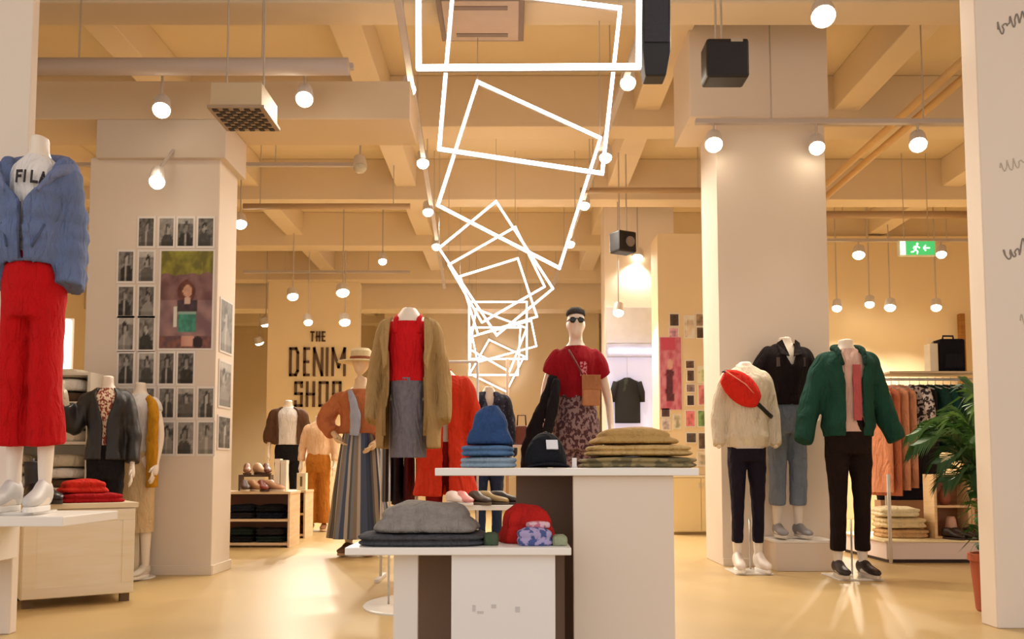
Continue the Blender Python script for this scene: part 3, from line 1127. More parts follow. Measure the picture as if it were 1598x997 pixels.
# prints round the corner of the pillar
for i, (y0, y1, sd) in enumerate(((465, 555, 41), (560, 640, 42), (645, 705, 43))):
    a, b = P(350, y1, 6.76), P(350, y0, 6.76)
    r = thing('portrait_print', 'tall grey portrait print, %s down on the narrow side of photo pillar' % ordn[i], 'photo', (PHX1 + .004, 6.765, (a.z + b.z) / 2), PI / 2, 'prints round the corner of the photo pillar')
    ht = b.z - a.z - .03
    MB().box(-.15, .15, -.002, .003, -ht / 2, ht / 2).build('paper', mat('#e4dcd8', .6, .02, 3), r)
    color_print('picture', .26, ht - .03, 10, 18, portrait(sd), r, (0, -.0035, 0))

# ---------------------------------------------------------------- shelf cubes, denim sign and small figures
SH = wood('#d8b892', '#e6cba8', 1.5)


def shelf_cube(label, x0, x1, yf, dp, zt, nsh, loc_items, zmid):
    r = thing('shelf_cube', label, 'shelf', ((x0 + x1) / 2, yf, 0))
    h = (x1 - x0) / 2
    MB().box(-h, -h + .02, 0, dp, .0, zt - .025).build('side_panel', SH, r, bev=.002)
    MB().box(h - .02, h, 0, dp, .0, zt - .025).build('side_panel', SH, r, bev=.002)
    MB().box(-h - .005, h + .005, -.005, dp, zt - .025, zt).build('top', SH, r, bev=.002)
    MB().box(-h + .02, h - .02, .01, dp, zmid - .012, zmid + .012).build('shelf_board', SH, r, bev=.002)
    MB().box(-h + .02, h - .02, .01, dp, .02, .045).build('bottom_board', SH, r, bev=.002)
    MB().box(-h + .02, h - .02, dp - .02, dp, .045, zt - .025).build('back_panel', mat('#8a5a44', .6), r)
    return r


yf = 8.75
zt, zm = P(0, 767, yf).z, P(0, 812, yf).z
x0, x1 = P(340, 0, yf).x, P(466, 0, yf).x
shelf_cube('low wooden shelf cube of dark jeans beside photo pillar', x0, x1, yf, .42, zt, 2, None, zm)
k = 0
for nm, zz in (('bottom', .047), ('upper', zm + .014)):
    for i in range(2):
        zc = zz
        for j in range(2):
            lab = 'folded %s jeans, %s of pile on %s board of low cube, %s' % (('black', 'inky green', 'charcoal', 'dark navy')[(k + j) % 4], ('bottom', 'top')[j], nm, ('pillar side', 'open side')[i])
            folded(lab, 'folded_jeans', 'jeans', x0 + .30 + i * .30, yf + .2, zc, .29, .3, .055, cloth(('#17181b', '#1c2a26', '#2a2628', '#181d2b')[(k + j) % 4]), 2, 0, 'dark jeans in the low wooden cube', seed=k + j)
            zc += .07
        k += 1
g = 'accessories on top of the low wooden cube'
for i, (px, col, sole, rz, lab) in enumerate(((380, '#4a3226', '#d9c6ae', .4, 'dark brown'), (393, '#b5835c', '#e6d2b8', .9, 'tan'), (407, '#7c2c1c', '#3a241c', .5, 'rust red'), (420, '#c79a78', '#e9d8c0', 1.1, 'peach'))):
    q = P(px, 765, yf + .1)
    shoe_thing('%s ankle shoe standing on low wooden cube by photo pillar' % lab, q.x, yf + .12, zt, col, sole, rz, .95, g, .1)
r = thing('shoe_riser', 'small dark display riser behind shoes on low wooden cube', 'riser', (P(400, 0, yf).x, yf + .33, zt))
MB().box(-.16, .16, -.06, .06, .14, .16).build('top', mat('#5a4334', .5), r)
for sx in (-.15, .15):
    MB().box(sx - .01, sx + .01, -.06, .06, 0, .14).build('side', mat('#5a4334', .5), r)
for i, (px, col, rz, lab) in enumerate(((385, '#8a5a3c', .3, 'chestnut'), (402, '#d9b492', .8, 'blush'), (415, '#6b3b2a', .4, 'mahogany'))):
    q = P(px, 765, yf + .35)
    shoe_thing('%s heeled shoe on dark riser above low wooden cube' % lab, q.x, yf + .35, zt + .161, col, '#4a3022', rz, .85, g, .12)
for i, (px0, px1, py, col, lab) in enumerate(((431, 439, 716, '#f2e6d4', 'cream'), (440, 449, 718, '#e6ddd0', 'white'))):
    a, b = P(px0, py, yf + .15), P(px1, py, yf + .15)
    r = thing('gift_box', 'slim upright %s box on low wooden cube below white tee' % lab, 'box', ((a.x + b.x) / 2, yf + .15, zt), 0, 'upright boxes on the low wooden cube')
    MB().box(-(b.x - a.x) / 2, (b.x - a.x) / 2, -.05, .05, 0, (a.z - zt) * .88).build('carton', mat(col, .6), r, bev=.002)
    MB().box(-(b.x - a.x) / 2 - .002, (b.x - a.x) / 2 + .002, -.052, .052, (a.z - zt) * .88, a.z - zt).build('lid', mat(col, .5, .02, 7), r, bev=.002)
yf2 = 9.9
x0, x1 = P(440, 0, yf2).x, P(489, 0, yf2).x
zt2 = P(0, 765, yf2).z
shelf_cube('smaller wooden shelf cube further back, half hidden by the first cube', x0, x1, yf2, .4, zt2, 2, None, zt2 * .5)
for i, zz in enumerate((.047, zt2 * .5 + .014)):
    folded('folded brown jeans on the %s board of the smaller wooden cube' % ('bottom', 'upper')[i], 'folded_jeans', 'jeans', x1 - .16, yf2 + .2, zz, .26, .28, .1, cloth('#4a2e1c'), 2, 0, None, seed=60 + i)
a = P(472, 730, yf2 + .15)
r = thing('gift_box', 'upright yellow and white box on the smaller wooden cube', 'box', (a.x, yf2 + .15, zt2))
MB().box(-.05, .05, -.05, .05, 0, .19).build('carton', mat('#ece0c4', .6), r, bev=.002)
MB().box(-.012, .012, -.053, -.05, .04, .15).build('stripe', mat('#6b5a2c', .6), r)

q = P(449, 700, 12)
m = mannequin('far headless mannequin in white tee and black trousers below shop lettering', q.x, 12.0, .013, 1.06, .9, .2, voxel=.016)
garment_trousers(1.05, .1, .01, .062, .05).build('trousers', cloth('#17151a'), m, smooth=True)
garment_top((HANG, HANG), 1.0, 1.475, .02, .45, amp=.05, seed=9).build('tee', cloth('#dcd8d8', .06), m, smooth=True)
garment_top((HANG, HANG), 1.0, 1.475, .034, .8, lambda z: .75, .05, seed=19).build('cardigan', cloth('#5c4030', .1), m, smooth=True)
add_shoes(m, '#1a1819', '#3a3736')
q = P(497, 700, 11)
m = mannequin('far headless mannequin in peach top and ochre trousers', q.x, 11.0, .013, .89, .9, 0, voxel=.016)
garment_trousers(1.06, .1, .02, .09, .1).build('trousers', cloth('#b9742c'), m, smooth=True)
garment_top((HANG, HANG), 1.02, 1.475, .02, .9, amp=.05, seed=5).build('blouse', cloth('#ecc7a4', .06), m, smooth=True)
add_shoes(m, '#8a5a34', '#d9b48a')

# lettering on the denim wall
r = thing('wall_lettering', 'dark brown capital letters spelling DENIM SHOP on the warm wall', 'sign', (P(497, 0, 14.99).x, 14.99, P(0, 575, 14.99).z))
LT = mat('#5d4632', .6, .06, 5)


def word(word_, boxes, y0, y1, th):
    for ch, (p0, p1) in zip(word_, boxes):
        a, b = P(p0, y1, 14.985), P(p1, y0, 14.985)
        mb = MB()
        letter(mb, ch, a.x - r.location.x + th / 2, b.x - r.location.x - th / 2, a.z - r.location.z + th / 2, b.z - r.location.z - th / 2, -.008, th, .02)
        mb.build('letter', LT, r)


word('DENIM', ((451, 467), (473, 484), (488, 505), (508, 513), (517, 540)), 542, 587, .043)
word('SHOP', ((459, 473), (477, 492), (497, 513), (518, 533)), 595, 635, .043)
word('THE', ((484, 491), (493, 500), (502, 508)), 517, 533, .026)

# ---------------------------------------------------------------- striped skirt, straw hat
q = P(562, 700, 8.0)
arm = (((.26, .06, 1.14), (.17, -.1, .98)), ((.33, .02, 1.20), (.19, -.12, 1.04)))
m = mannequin('mannequin with head in rust blouse and long blue striped skirt', q.x, 8.0, .013, 1.0, 1.0, -.1, head=True, arms=arm, skin=SKIN2)
garment_skirt(1.10, .14, .145, .275, 9, .03, 2, 110, .09).build('skirt', stripes(['#39455f', '#b9b3ae', '#5b5f66', '#7f8797', '#2c3550', '#8a7d70', '#c9c4c0', '#4a5878', '#55504c'], 54), m, smooth=True)
garment_top(arm, 1.06, 1.46, .03, .95, amp=.08, seed=11, sl=.035).build('blouse', cloth('#b9714a', .2), m, smooth=True)
mb = MB()
p, rr = spline([Vector((-.07, -.12, 1.44)), Vector((-.02, -.165, 1.33)), Vector((.0, -.165, 1.2)), Vector((-.01, -.16, 1.04))], [.02, .035, .05, .045])
mb.tube(p, rr, 14, wr=.2, flat=.4)
mb.build('scarf', cloth('#a9b2cc', .12), m, smooth=True)
add_shoes(m, '#6b4a34', '#c9a47c')
hz = 1.70 + .013
r = thing('straw_hat', 'straw hat with brown band on the mannequin in striped skirt', 'hat', (q.x, 8.0, hz), -.1)
mb = MB()
mb.lathe((0, 0, 0), [(.21, .0), (.20, .012), (.105, .014), (.10, .02), (.093, .10), (.07, .125), (.02, .128), (.002, .128)], 32)
mb.build('crown_and_brim', mat('#d9c7a0', .8, .2, 60, .4), r, smooth=False)
MB().lathe((0, 0, .018), [(.1035, 0), (.1045, .002), (.1015, .03), (.100, .032)], 32).build('band', mat('#8a4a2c', .7), r)

# ---------------------------------------------------------------- trench coat
q = P(638, 600, 5.1)
arm = (((.25, .03, 1.14), (.27, -.04, .92)),) * 2
m = mannequin('headless mannequin in tan trench coat, red tank top and grey skirt', q.x, 5.1, .013, 1.115, .67, .0, arms=arm, base='disc', br=.33, neck=1.50, legs=False, hands=False, rod=(-.14, .0, 1.05))
garment_top(arm, 1.12, 1.425, .008, 0, amp=.02, seed=3).build('tank_top', cloth('#d0191f', .12), m, smooth=True)
st = MB()
for sx in (1, -1):
    st.tube([(sx * .085, -.10, 1.36), (sx * .088, -.085, 1.43), (sx * .085, -.01, 1.462), (sx * .085, .08, 1.42)], .02, 10, flat=.5)
st.build('strap', cloth('#d0191f', .12), m, smooth=True)
garment_skirt(1.135, .735, .146, .138, 0, .03, 3).build('skirt', cloth('#77727a', .3, 40), m, smooth=True)
garment_top(arm, .78, 1.455, .035, 1.0, lambda z: .78 - .15 * max(0, 1.1 - z) if z < 1.34 else .78 + (z - 1.34) * 4, .06, flare=.07, sl=.02, seed=6).build('trench_coat', cloth('#a9895a', .16, 8), m, smooth=True)
lp = MB()
for sx in (1, -1):
    lp.add([(sx * .128, -.10, 1.435), (sx * .172, -.085, 1.42), (sx * .20, -.115, 1.33), (sx * .162, -.142, 1.17), (sx * .140, -.150, 1.2)],
           [(0, 1, 2, 3, 4)])
lp.build('lapel', cloth('#b59563', .16, 8), m, solid=.012)
for sx in (1, -1):
    MB().tube([(sx * .145, -.15, 1.13), (sx * .155, -.17, 1.0), (sx * .15, -.18, .84)], .014, 8, flat=.4).build('belt', cloth('#94764a', .16, 8), m, smooth=True)

# rack of red and dark clothes behind the trench coat
q = P(651, 700, 6.3)
q2 = P(745, 700, 6.3)
q0 = P(596, 700, 6.3)
r = thing('garment_rack', 'white garment rack behind trench coat holding red and dark clothes', 'rack', ((q0.x + q2.x) / 2, 6.3, 0))
h = (q2.x - q0.x) / 2
RZ = 1.52
MB().tube([(-h, 0, RZ), (h, 0, RZ)], .011, 10).build('rail', PALEMETAL, r, smooth=True)
for sx in (-h, q.x - (q0.x + q2.x) / 2, h):
    MB().tube([(sx, .0, .025), (sx, 0, RZ - .0)], .010, 10).build('upright', PALEMETAL, r, smooth=True)
    MB().box(sx - .014, sx + .014, -.2, .2, 0, .025).build('foot', PALEMETAL, r, bev=.003)
g = 'clothes hanging on the rack behind the trench coat'
DS = stripes(['#2a2422', '#5c5552', '#1c1819', '#7a706a'], 30)
for px, col, lab, L2, wd in ((606, DS, 'black and grey pinstriped dress first on rack behind trench coat', .98, .19), (622, cloth('#2a2023'), 'black dress second on rack behind trench coat', 1.0, .2), (639, cloth('#5c1f22'), 'dark maroon dress third on rack behind trench coat', .98, .19),
                         (666, cloth('#b01018'), 'deep red dress on rack next to the white upright', .92, .2), (683, cloth('#b5121a'), 'bright red dress in the middle of the rack', .95, .2), (699, cloth('#c01a1a'), 'scarlet dress on rack beside orange coat', .88, .2)):
    x = P(px, 650, 6.3).x
    hanging(lab, 'hanging_dress', 'dress', x, 6.3, RZ + .003, L2, col, wd, .032, .05, g, seed=px, flare=1.1)
q = P(712, 640, 6.05)
m = mannequin('headless mannequin in long orange red coat behind the trench coat', q.x - .06, 5.85, .013, .93, .8, .1, neck=1.5, hands=False)
garment_top((HANG, HANG), .62, 1.46, .03, .95, lambda z: .1, .06, flare=.08, seed=16).build('coat', cloth('#cc3419', .16), m, smooth=True)
garment_trousers(1.0, .1, .01).build('trousers', cloth('#8f1a1a'), m, smooth=True)
add_shoes(m, '#2a1a18', '#4a3a34')

# ---------------------------------------------------------------- figures behind the tall table
q = P(763, 640, 7.4)
m = mannequin('small headless mannequin in navy printed jacket behind denim pile', q.x, 7.4, .013, .94, .76, .1, neck=1.52)
garment_top((HANG, HANG), .92, 1.47, .03, .95, lambda z: .03 + max(0, z - 1.3) * 2, .06, seed=26).build('jacket', blotch('#1b1d33', '#4c5270', 30, thr=.6), m, smooth=True)
garment_trousers(1.0, .1, .01).build('trousers', cloth('#2c3a5c'), m, smooth=True)
MB().box(-.06, -.015, -.168, -.160, 1.23, 1.31).build('print', blotch('#c9cbd6', '#4c5270', 60), m)
add_shoes(m, '#d8d4d0', '#f0ece8')
q = P(899, 600, 6.5)
arm = (((.27, .03, 1.13), (.28, -.06, .92)), ((.26, .0, 1.16), (.275, -.10, 1.0)))
m = mannequin('mannequin with head in sunglasses, maroon tee and patterned skirt', q.x, 6.5, .013, 1.12, .78, .0, head=True, hd=-.085, arms=arm, skin=mat('#e8d3c2', .4, .03, 4))
garment_top(arm, 1.12, 1.47, .022, .5, amp=.05, seed=36, sl=.03).build('tee', cloth('#94101f', .15), m, smooth=True)
MB().box(.02, .075, -.15, -.143, 1.26, 1.35).build('print', blotch('#d98a96', '#94101f', 60), m)
garment_trousers(1.15, .78, .03, .098, .105, seed=8).build('skirt', blotch('#47272e', '#8f7474', 42), m, smooth=True)
gl = MB()
for sx in (1, -1):
    gl.ball((sx * .033, -.094, 1.627), .026, .008, .021, 14, 8)
gl.build('sunglasses', mat('#1c1a1a', .2), m, smooth=True)
MB().tube([(-.075, 0, 1.631), (-.06, -.085, 1.631), (0, -.1, 1.635), (.06, -.085, 1.631), (.075, 0, 1.631)], .004, 6).build('sunglasses_frame', BLACK, m, smooth=True)
MB().lathe((0, -.005, 1.68), [(.08, -.012), (.082, 0), (.074, .02), (.045, .038), (.002, .042)], 24).build('beanie', cloth('#3d3a38'), m, smooth=True)
add_shoes(m, '#2a2224', '#d9cfc8')
# bag at his hip and jacket hanging from the other hand
r = thing('shoulder_bag', 'tan shoulder bag worn by mannequin in maroon tee', 'bag', (q.x + .09, 6.3, 1.32))
MB().box(-.062, .062, -.03, .03, -.11, .10).build('pouch', cloth('#b9805a', .12), r, bev=.012)
MB().box(-.066, .066, -.036, -.026, .0, .105).build('flap', cloth('#a8714c', .12), r, bev=.006)
MB().tube([(-.05, .0, .09), (-.09, .0, .17), (-.14, .04, .27), (-.15, .17, .32)], .007, 8).build('strap', mat('#6b2a2a', .6), r, smooth=True)
a, b, c = P(864, 596, 6.3), P(852, 640, 6.3), P(836, 694, 6.3)
r = thing('draped_jacket', 'black jacket hanging from hand of mannequin in maroon tee', 'jacket', (a.x, 6.35, a.z))
mb = MB()
p, rr = spline([Vector((0, 0, .05)), Vector((b.x - a.x, -.01, b.z - a.z)), Vector((c.x - a.x, 0, c.z - a.z)), Vector((c.x - a.x - .03, 0, c.z - a.z - .25))], [.03, .075, .09, .10])
mb.tube(p, rr, 20, wr=.35, seed=3, flat=.6)
mb.build('fabric', cloth('#171518', .2), r, smooth=True)
p, rr = spline([Vector((.02, -.05, .02)), Vector((.0, -.075, -.14)), Vector((-.05, -.07, -.36))], [.022, .04, .036])
mb = MB()
mb.tube(p, rr, 14, wr=.3, seed=5)
mb.build('sleeve', cloth('#1c1a1e', .2), r, smooth=True)
a = P(814, 690, 7.0)
r = thing('leather_bag', 'small brown leather bag on a slim stand beyond denim pile', 'bag', (a.x, 7.0, a.z))
MB().box(-.045, .045, -.03, .03, -.02, .13).build('pouch', mat('#7c4630', .5, .2, 12), r, bev=.015)
MB().tube([(-.035, 0, .12), (-.03, 0, .21), (.03, 0, .21), (.035, 0, .12)], .006, 8).build('handle', mat('#5c3020', .5), r, smooth=True)
r = thing('bag_stand', 'slim white stand under the small brown leather bag', 'stand', (a.x, 7.0, 0))
MB().box(-.07, .07, -.06, .06, a.z - .04, a.z - .021).build('top', WHITE, r, bev=.003)
MB().tube([(0, 0, .02), (0, 0, a.z - .04)], .012, 10).build('pole', WHITE, r, smooth=True)
MB().lathe((0, 0, 0), [(.13, 0), (.13, .012), (.02, .02)], 24).build('foot', WHITE, r)
a = P(790, 640, 7.0)
r = thing('rail_post', 'thin upright post beyond denim pile below the neon frames', 'post', (a.x, 8.9, 0))
MB().tube([(0, 0, .02), (0, 0, P(0, 560, 8.9).z)], .016, 10).build('pole', mat('#b5957c', .5), r, smooth=True)
MB().lathe((0, 0, 0), [(.15, 0), (.15, .012), (.02, .022)], 24).build('foot', mat('#b5957c', .5), r)

# ---------------------------------------------------------------- cool lit niche with black tee
a, b = P(948, 690, 11.98), P(1024, 500, 11.98)
r = thing('lit_display_panel', 'pale blue lit wall panel behind the black T-shirt', 'panel', ((a.x + b.x) / 2, 11.98, 0))
hw = (b.x - a.x) / 2
MB().box(-hw, hw, -.01, .018, .75, P(0, 545, 11.98).z).build('panel', emit('#c6c8ea', .42), r)
MB().box(-hw, hw, -.09, .018, P(0, 560, 11.98).z + .02, P(0, 538, 11.98).z).build('canopy', mat('#b9bdd8', .5), r, bev=.004)
MB().tube([(-hw + .02, -.1, P(0, 549, 11.98).z), (hw - .02, -.1, P(0, 549, 11.98).z)], .022, 10).build('light_tube', emit('#e6ecff', 5.0), r, smooth=True)
MB().box(-hw, hw, -.01, .018, P(0, 535, 11.98).z, P(0, 480, 11.98).z).build('upper_panel', mat('#d3d2dc', .5), r)
q = P(979, 600, 11.91)
r = hanging('black T-shirt with grey print hanging before pale blue panel', 'hanging_tee', 't-shirt', q.x, 11.91, P(0, 583, 11.91).z, .66, blotch('#17161a', '#343a34', 9, thr=.68), .17, .05, PI / 2, None, sleeve=.38, seed=4, fold=.05)
MB().tube([(.0, 0, 0.01), (-.0, 0, 0.02), (0, 0, P(0, 560, 11.98).z + .025 - P(0, 583, 11.91).z)], .003, 6).build('hook_wire', METAL, r)
# ---------------------------------------------------------------- wall of small pictures


def pinkprint(u, v):
    n = noise.noise(Vector((u * 5, v * 9, 2.3)))
    n2 = noise.noise(Vector((u * 14, v * 22, 7.1)))
    a, b, c = lin('#d68a9c'), lin('#c0506c'), lin('#5c2030')
    t = max(0, min(1, .4 + n + .5 * n2))
    col = [a[i] + (b[i] - a[i]) * t for i in range(3)]
    if abs(u - .45 + .1 * n) < .17 and .12 < v < .55:
        col = [c[i] * (1 + n2) for i in range(3)]
    if ((u - .47) / .13) ** 2 + ((v - .62) / .07) ** 2 < 1:
        col = lin('#d9a89a')[:3]
    if v > .83 and abs(u - .35) < .35:
        col = lin('#c84a66')[:3]
    return tuple(col[:3])


a, b = P(1030, 640, 10.68), P(1064, 525, 10.68)
r = thing('pink_poster', 'tall pink poster with a dark standing figure on picture wall', 'poster', ((a.x + b.x) / 2, 10.694, (a.z + b.z) / 2))
MB().box(-(b.x - a.x) / 2, (b.x - a.x) / 2, -.003, .004, -(b.z - a.z) / 2, (b.z - a.z) / 2).build('paper', mat('#e8c8cc', .6, .02, 3), r)
color_print('picture', b.x - a.x - .02, b.z - a.z - .02, 16, 48, pinkprint, r, (0, -.0045, 0))
CARDS = [(1046, 1059, 490, 508, '#453630'), (1045, 1058, 512, 526, '#b98aa0'), (1069, 1083, 493, 526, '#d9c8b4'), (1087, 1105, 490, 508, '#8a7660'), (1088, 1102, 511, 527, '#4a3628'), (1071, 1083, 563, 574, '#5c4438'), (1073, 1083, 578, 594, '#4c3830'),
         (1091, 1108, 572, 596, '#c9d29c'), (1072, 1084, 600, 611, '#7c6a6c'), (1073, 1083, 617, 632, '#3c2c2c'), (1091, 1108, 601, 631, '#c9787c'), (1071, 1084, 641, 665, '#cf7078'), (1090, 1108, 641, 665, '#6a8a58'),
         (1033, 1045, 637, 650, '#4a3034'), (1034, 1045, 654, 670, '#b0a4a4'), (1052, 1062, 648, 668, '#b5b094'), (1072, 1086, 676, 690, '#4c4440'), (1091, 1107, 676, 700, '#5a4a3c'), (1090, 1106, 706, 726, '#b5a894')]
hue = ['dark brown', 'mauve', 'beige', 'taupe', 'umber', 'brown banded', 'espresso', 'pale lime', 'mauve grey', 'near black', 'rose', 'red flecked', 'leaf green', 'plum', 'silver', 'olive grey', 'charcoal', 'earth brown', 'stone']
for i, (p0, p1, y0, y1, col) in enumerate(CARDS):
    a, b = P(p0, y1, 10.68), P(p1, y0, 10.68)
    r = thing('picture_card', 'small %s picture card with white border on picture wall' % hue[i], 'photo', ((a.x + b.x) / 2, 10.694, (a.z + b.z) / 2), 0, 'small cards on the picture wall')
    wd, ht = b.x - a.x, b.z - a.z
    MB().box(-wd / 2 - .012, wd / 2 + .012, -.002, .004, -ht / 2 - .012, ht / 2 + .012).build('paper', mat('#f2ece4', .6, .02, 3), r)
    cc = lin(col)

    def fn(u, v, cc=cc, i=i):
        n = noise.noise(Vector((u * 3 + i, v * 4, i * .7)))
        k_ = 1 + .7 * n if ((u - .5) / .3) ** 2 + ((v - .45) / .4) ** 2 < 1 else 1.5 + n
        return tuple(max(.01, min(.85, c * k_)) for c in cc[:3])
    color_print('picture', wd, ht, 6, 8, fn, r, (0, -.0045, 0))
a, b = P(1046, 742, 10.5), P(1135, 742, 10.5)
r = thing('base_cabinet', 'pale yellow base cabinet below the picture wall', 'cabinet', ((a.x + b.x) / 2, 10.5, 0))
hw = (b.x - a.x) / 2
MB().box(-hw, hw, -.1, .18, .03, a.z - .02).build('carcass', mat('#ecd9a8', .5, .03, 3), r, bev=.003)
MB().box(-hw - .01, hw + .01, -.11, .18, a.z - .02, a.z).build('top', mat('#f4e6c2', .5, .03, 3), r, bev=.003)
for sx in (-1, 1):
    x0, x1 = (-hw + .006, -.004) if sx < 0 else (.004, hw - .006)
    d = MB().box(x0, x1, -.115, -.1, .04, a.z - .03).build('door', mat('#ecd9a8', .5, .03, 3), r, bev=.003)
    MB().box(-.012 * sx - .004 + .03 * sx, -.012 * sx + .004 + .03 * sx, -.125, -.115, a.z - .14, a.z - .08).build('handle', METAL, d)
MB().box(-hw + .02, hw - .02, -.07, .16, 0, .03).build('plinth', mat('#b59a6c', .6), r)

# ---------------------------------------------------------------- the three figures at the right pillar
q = P(1165, 700, 6.72)
arm = (((.25, .03, 1.12), (.265, -.03, .88)),) * 2
m = mannequin('headless mannequin in pale sweatshirt and black trousers before the pillar', q.x, 6.72, .013, 1.03, .78, .0, hands=False, arms=arm, base='square', br=.17, neck=1.51)
garment_trousers(1.0, .2, .008, .062, .052).build('trousers', cloth('#1c1626', .2), m, smooth=True)
SW = cloth('#d9cdb8', .06, 9)
garment_top(arm, .885, 1.475, .045, .98, amp=.05, sl=.028, cuff=.2, seed=46, hemin=.02).build('sweatshirt', SW, m, smooth=True)
MB().lathe((0, 0, .875), [(.165, 0), (.172, .01), (.172, .04), (.165, .05)], 32).build('hem_band', cloth('#d6d2d8', .06, 9), m, smooth=True).scale = (1, .78, 1)
mb = MB()
mb.tube([(math.sin(a_) * .072, -math.cos(a_) * .068, 1.472 + .02 * -math.cos(a_)) for a_ in [2 * PI * j / 24 for j in range(25)]], .014, 8, caps=False)
mb.build('collar', cloth('#cfc3ae', .06, 9), m, smooth=True)
add_shoes(m, '#e9dbd0', '#f6f2ec', x=.1, h=.12)
# fanny pack
r = thing('fanny_pack', 'red belt bag slung across pale sweatshirt of mannequin', 'bag', (q.x, 6.72, 0))
ca, cb = P(1133, 585, 6.5), P(1187, 625, 6.5)
mb = MB()
n = 14
rings = []
for i in range(n + 1):
    t = i / n
    w_ = .105 * math.sin(PI * min(1, max(0, .06 + .88 * t))) ** .5
    x = ca.x + (cb.x - ca.x) * t - q.x
    z = ca.z + (cb.z - ca.z) * t
    yf_ = -.165 + 1.1 * (x) ** 2
    ring = []
    for j in range(18):
        a_ = 2 * PI * j / 18
        ring.append((x + .45 * w_ * math.sin(a_), yf_ - .042 * math.cos(a_) * min(1, w_ / .05), z + w_ * math.sin(a_) * .95))
    rings.append(ring)
mb.loft(rings)
mb.build('pouch', cloth('#cf2a1e', .16), r, smooth=True)
MB().tube([(ca.x - q.x - .0, -.19, ca.z + .035), ((ca.x + cb.x) / 2 - q.x + .02, -.213, (ca.z + cb.z) / 2 + .025), (cb.x - q.x - .01, -.195, cb.z + .018)], .005, 8).build('zip', mat('#e07a68', .5), r, smooth=True)
p, rr = spline([Vector((cb.x - q.x, -.15, cb.z - .02)), Vector((.19, -.03, 1.15)), Vector((.14, .12, 1.3)), Vector((-.05, .13, 1.45)), Vector((-.13, .02, 1.505)), Vector((ca.x - q.x, -.15, ca.z + .03))], [.016] * 6)
mb = MB()
mb.tube(p, rr, 8, flat=.35)
mb.build('strap', mat('#1c1a1c', .6), r, smooth=True)

# white plinth and black jacket
a, b = P(1212, 850, 6.78), P(1303, 850, 6.78)
pz = P(0, 843, 6.78).z
r = thing('white_plinth', 'low white plinth against the pillar under the jeans figure', 'plinth', ((a.x + b.x) / 2, 6.95, 0))
hw = (b.x - a.x) / 2
MB().box(-hw, hw, -.165, .18, 0, pz - .02).build('body', mat('#e4d3c2', .5, .03, 3), r, bev=.003)
MB().box(-hw - .01, hw + .01, -.17, .18, pz - .02, pz).build('top', WHITE, r, bev=.003)
q = P(1226, 650, 6.98)
arm = (((.27, .02, 1.13), (.24, -.09, .96)), ((.27, .02, 1.15), (.22, -.10, 1.0)))
m = mannequin('headless mannequin in black shirt jacket and blue jeans on low plinth', q.x + .0, 6.96, pz + .013, 1.01, .84, .05, arms=arm, base=None, neck=1.53)
garment_trousers(1.06, .24, .012, .078, .076, .05, 7).build('jeans', cloth('#7a8393', .22, 12), m, smooth=True)
garment_top(arm, 1.0, 1.475, .03, .6, lambda z: .02 + max(0, z - 1.3) * 2.6, .06, seed=56, sl=.03).build('jacket', cloth('#1b1214', .25), m, smooth=True)
pk = MB()
for sx in (-1, 1):
    yc = chest(1.33, .1, .0, .03)
    pk.box(sx * .1 - .03, sx * .1 + .03, yc - .012, yc + .012, 1.29, 1.36)
pk.build('chest_patch', cloth('#5e504b', .2), m)  # paler grey-brown patch on either side of the jacket front
cl = MB()
for sx in (1, -1):
    cl.add([(sx * .02, -.14, 1.37), (sx * .06, -.08, 1.50), (sx * .105, -.07, 1.475), (sx * .095, -.145, 1.38)], [(0, 1, 2, 3)])
cl.build('collar', cloth('#241a1b', .2), m, solid=.012)
add_shoes(m, '#8f8a8e', '#d8d0c8', x=.097)

# green jacket
q = P(1320, 700, 6.42)
arm = (((.275, .03, 1.13), (.365, -.03, .88)), ((.275, .03, 1.13), (.365, -.03, .87)))
m = mannequin('headless mannequin in dark green bomber jacket and black jeans', q.x + .01, 6.40, .013, 1.09, .83, .0, hands=False, arms=arm, base='square', br=.17, neck=1.54)
garment_trousers(1.04, .16, .012, .066, .058).build('trousers', cloth('#1f1312', .2), m, smooth=True)
garment_top((HANG, HANG), .93, 1.475, .012, 0, amp=.03, seed=66).build('tee', cloth('#d6b3a8', .08), m, smooth=True)
MB().box(-.012, .05, -.142, -.132, 1.0, 1.36).build('stripe', cloth('#b5585c', .1), m, bev=.003)
garment_top(arm, .90, 1.46, .036, 1.0, lambda z: .36 + (max(0, z - 1.25) * .8), .07, seed=67, sl=.032, cuff=.1, hemin=.02).build('jacket', cloth('#1d463b', .3, 9), m, smooth=True)
cl = MB()
pts = [Vector((-.085, -.14, 1.36)), Vector((-.1, -.07, 1.46)), Vector((-.07, .06, 1.49)), Vector((.07, .06, 1.49)), Vector((.1, -.07, 1.46)), Vector((.085, -.14, 1.36))]
pp, rr = spline(pts, [.012, .022, .026, .026, .022, .012])
cl.tube(pp, rr, 10)
cl.build('collar', cloth('#183a30', .2), m, smooth=True)
add_shoes(m, '#2a1c18', '#d8cbb8', x=.1)

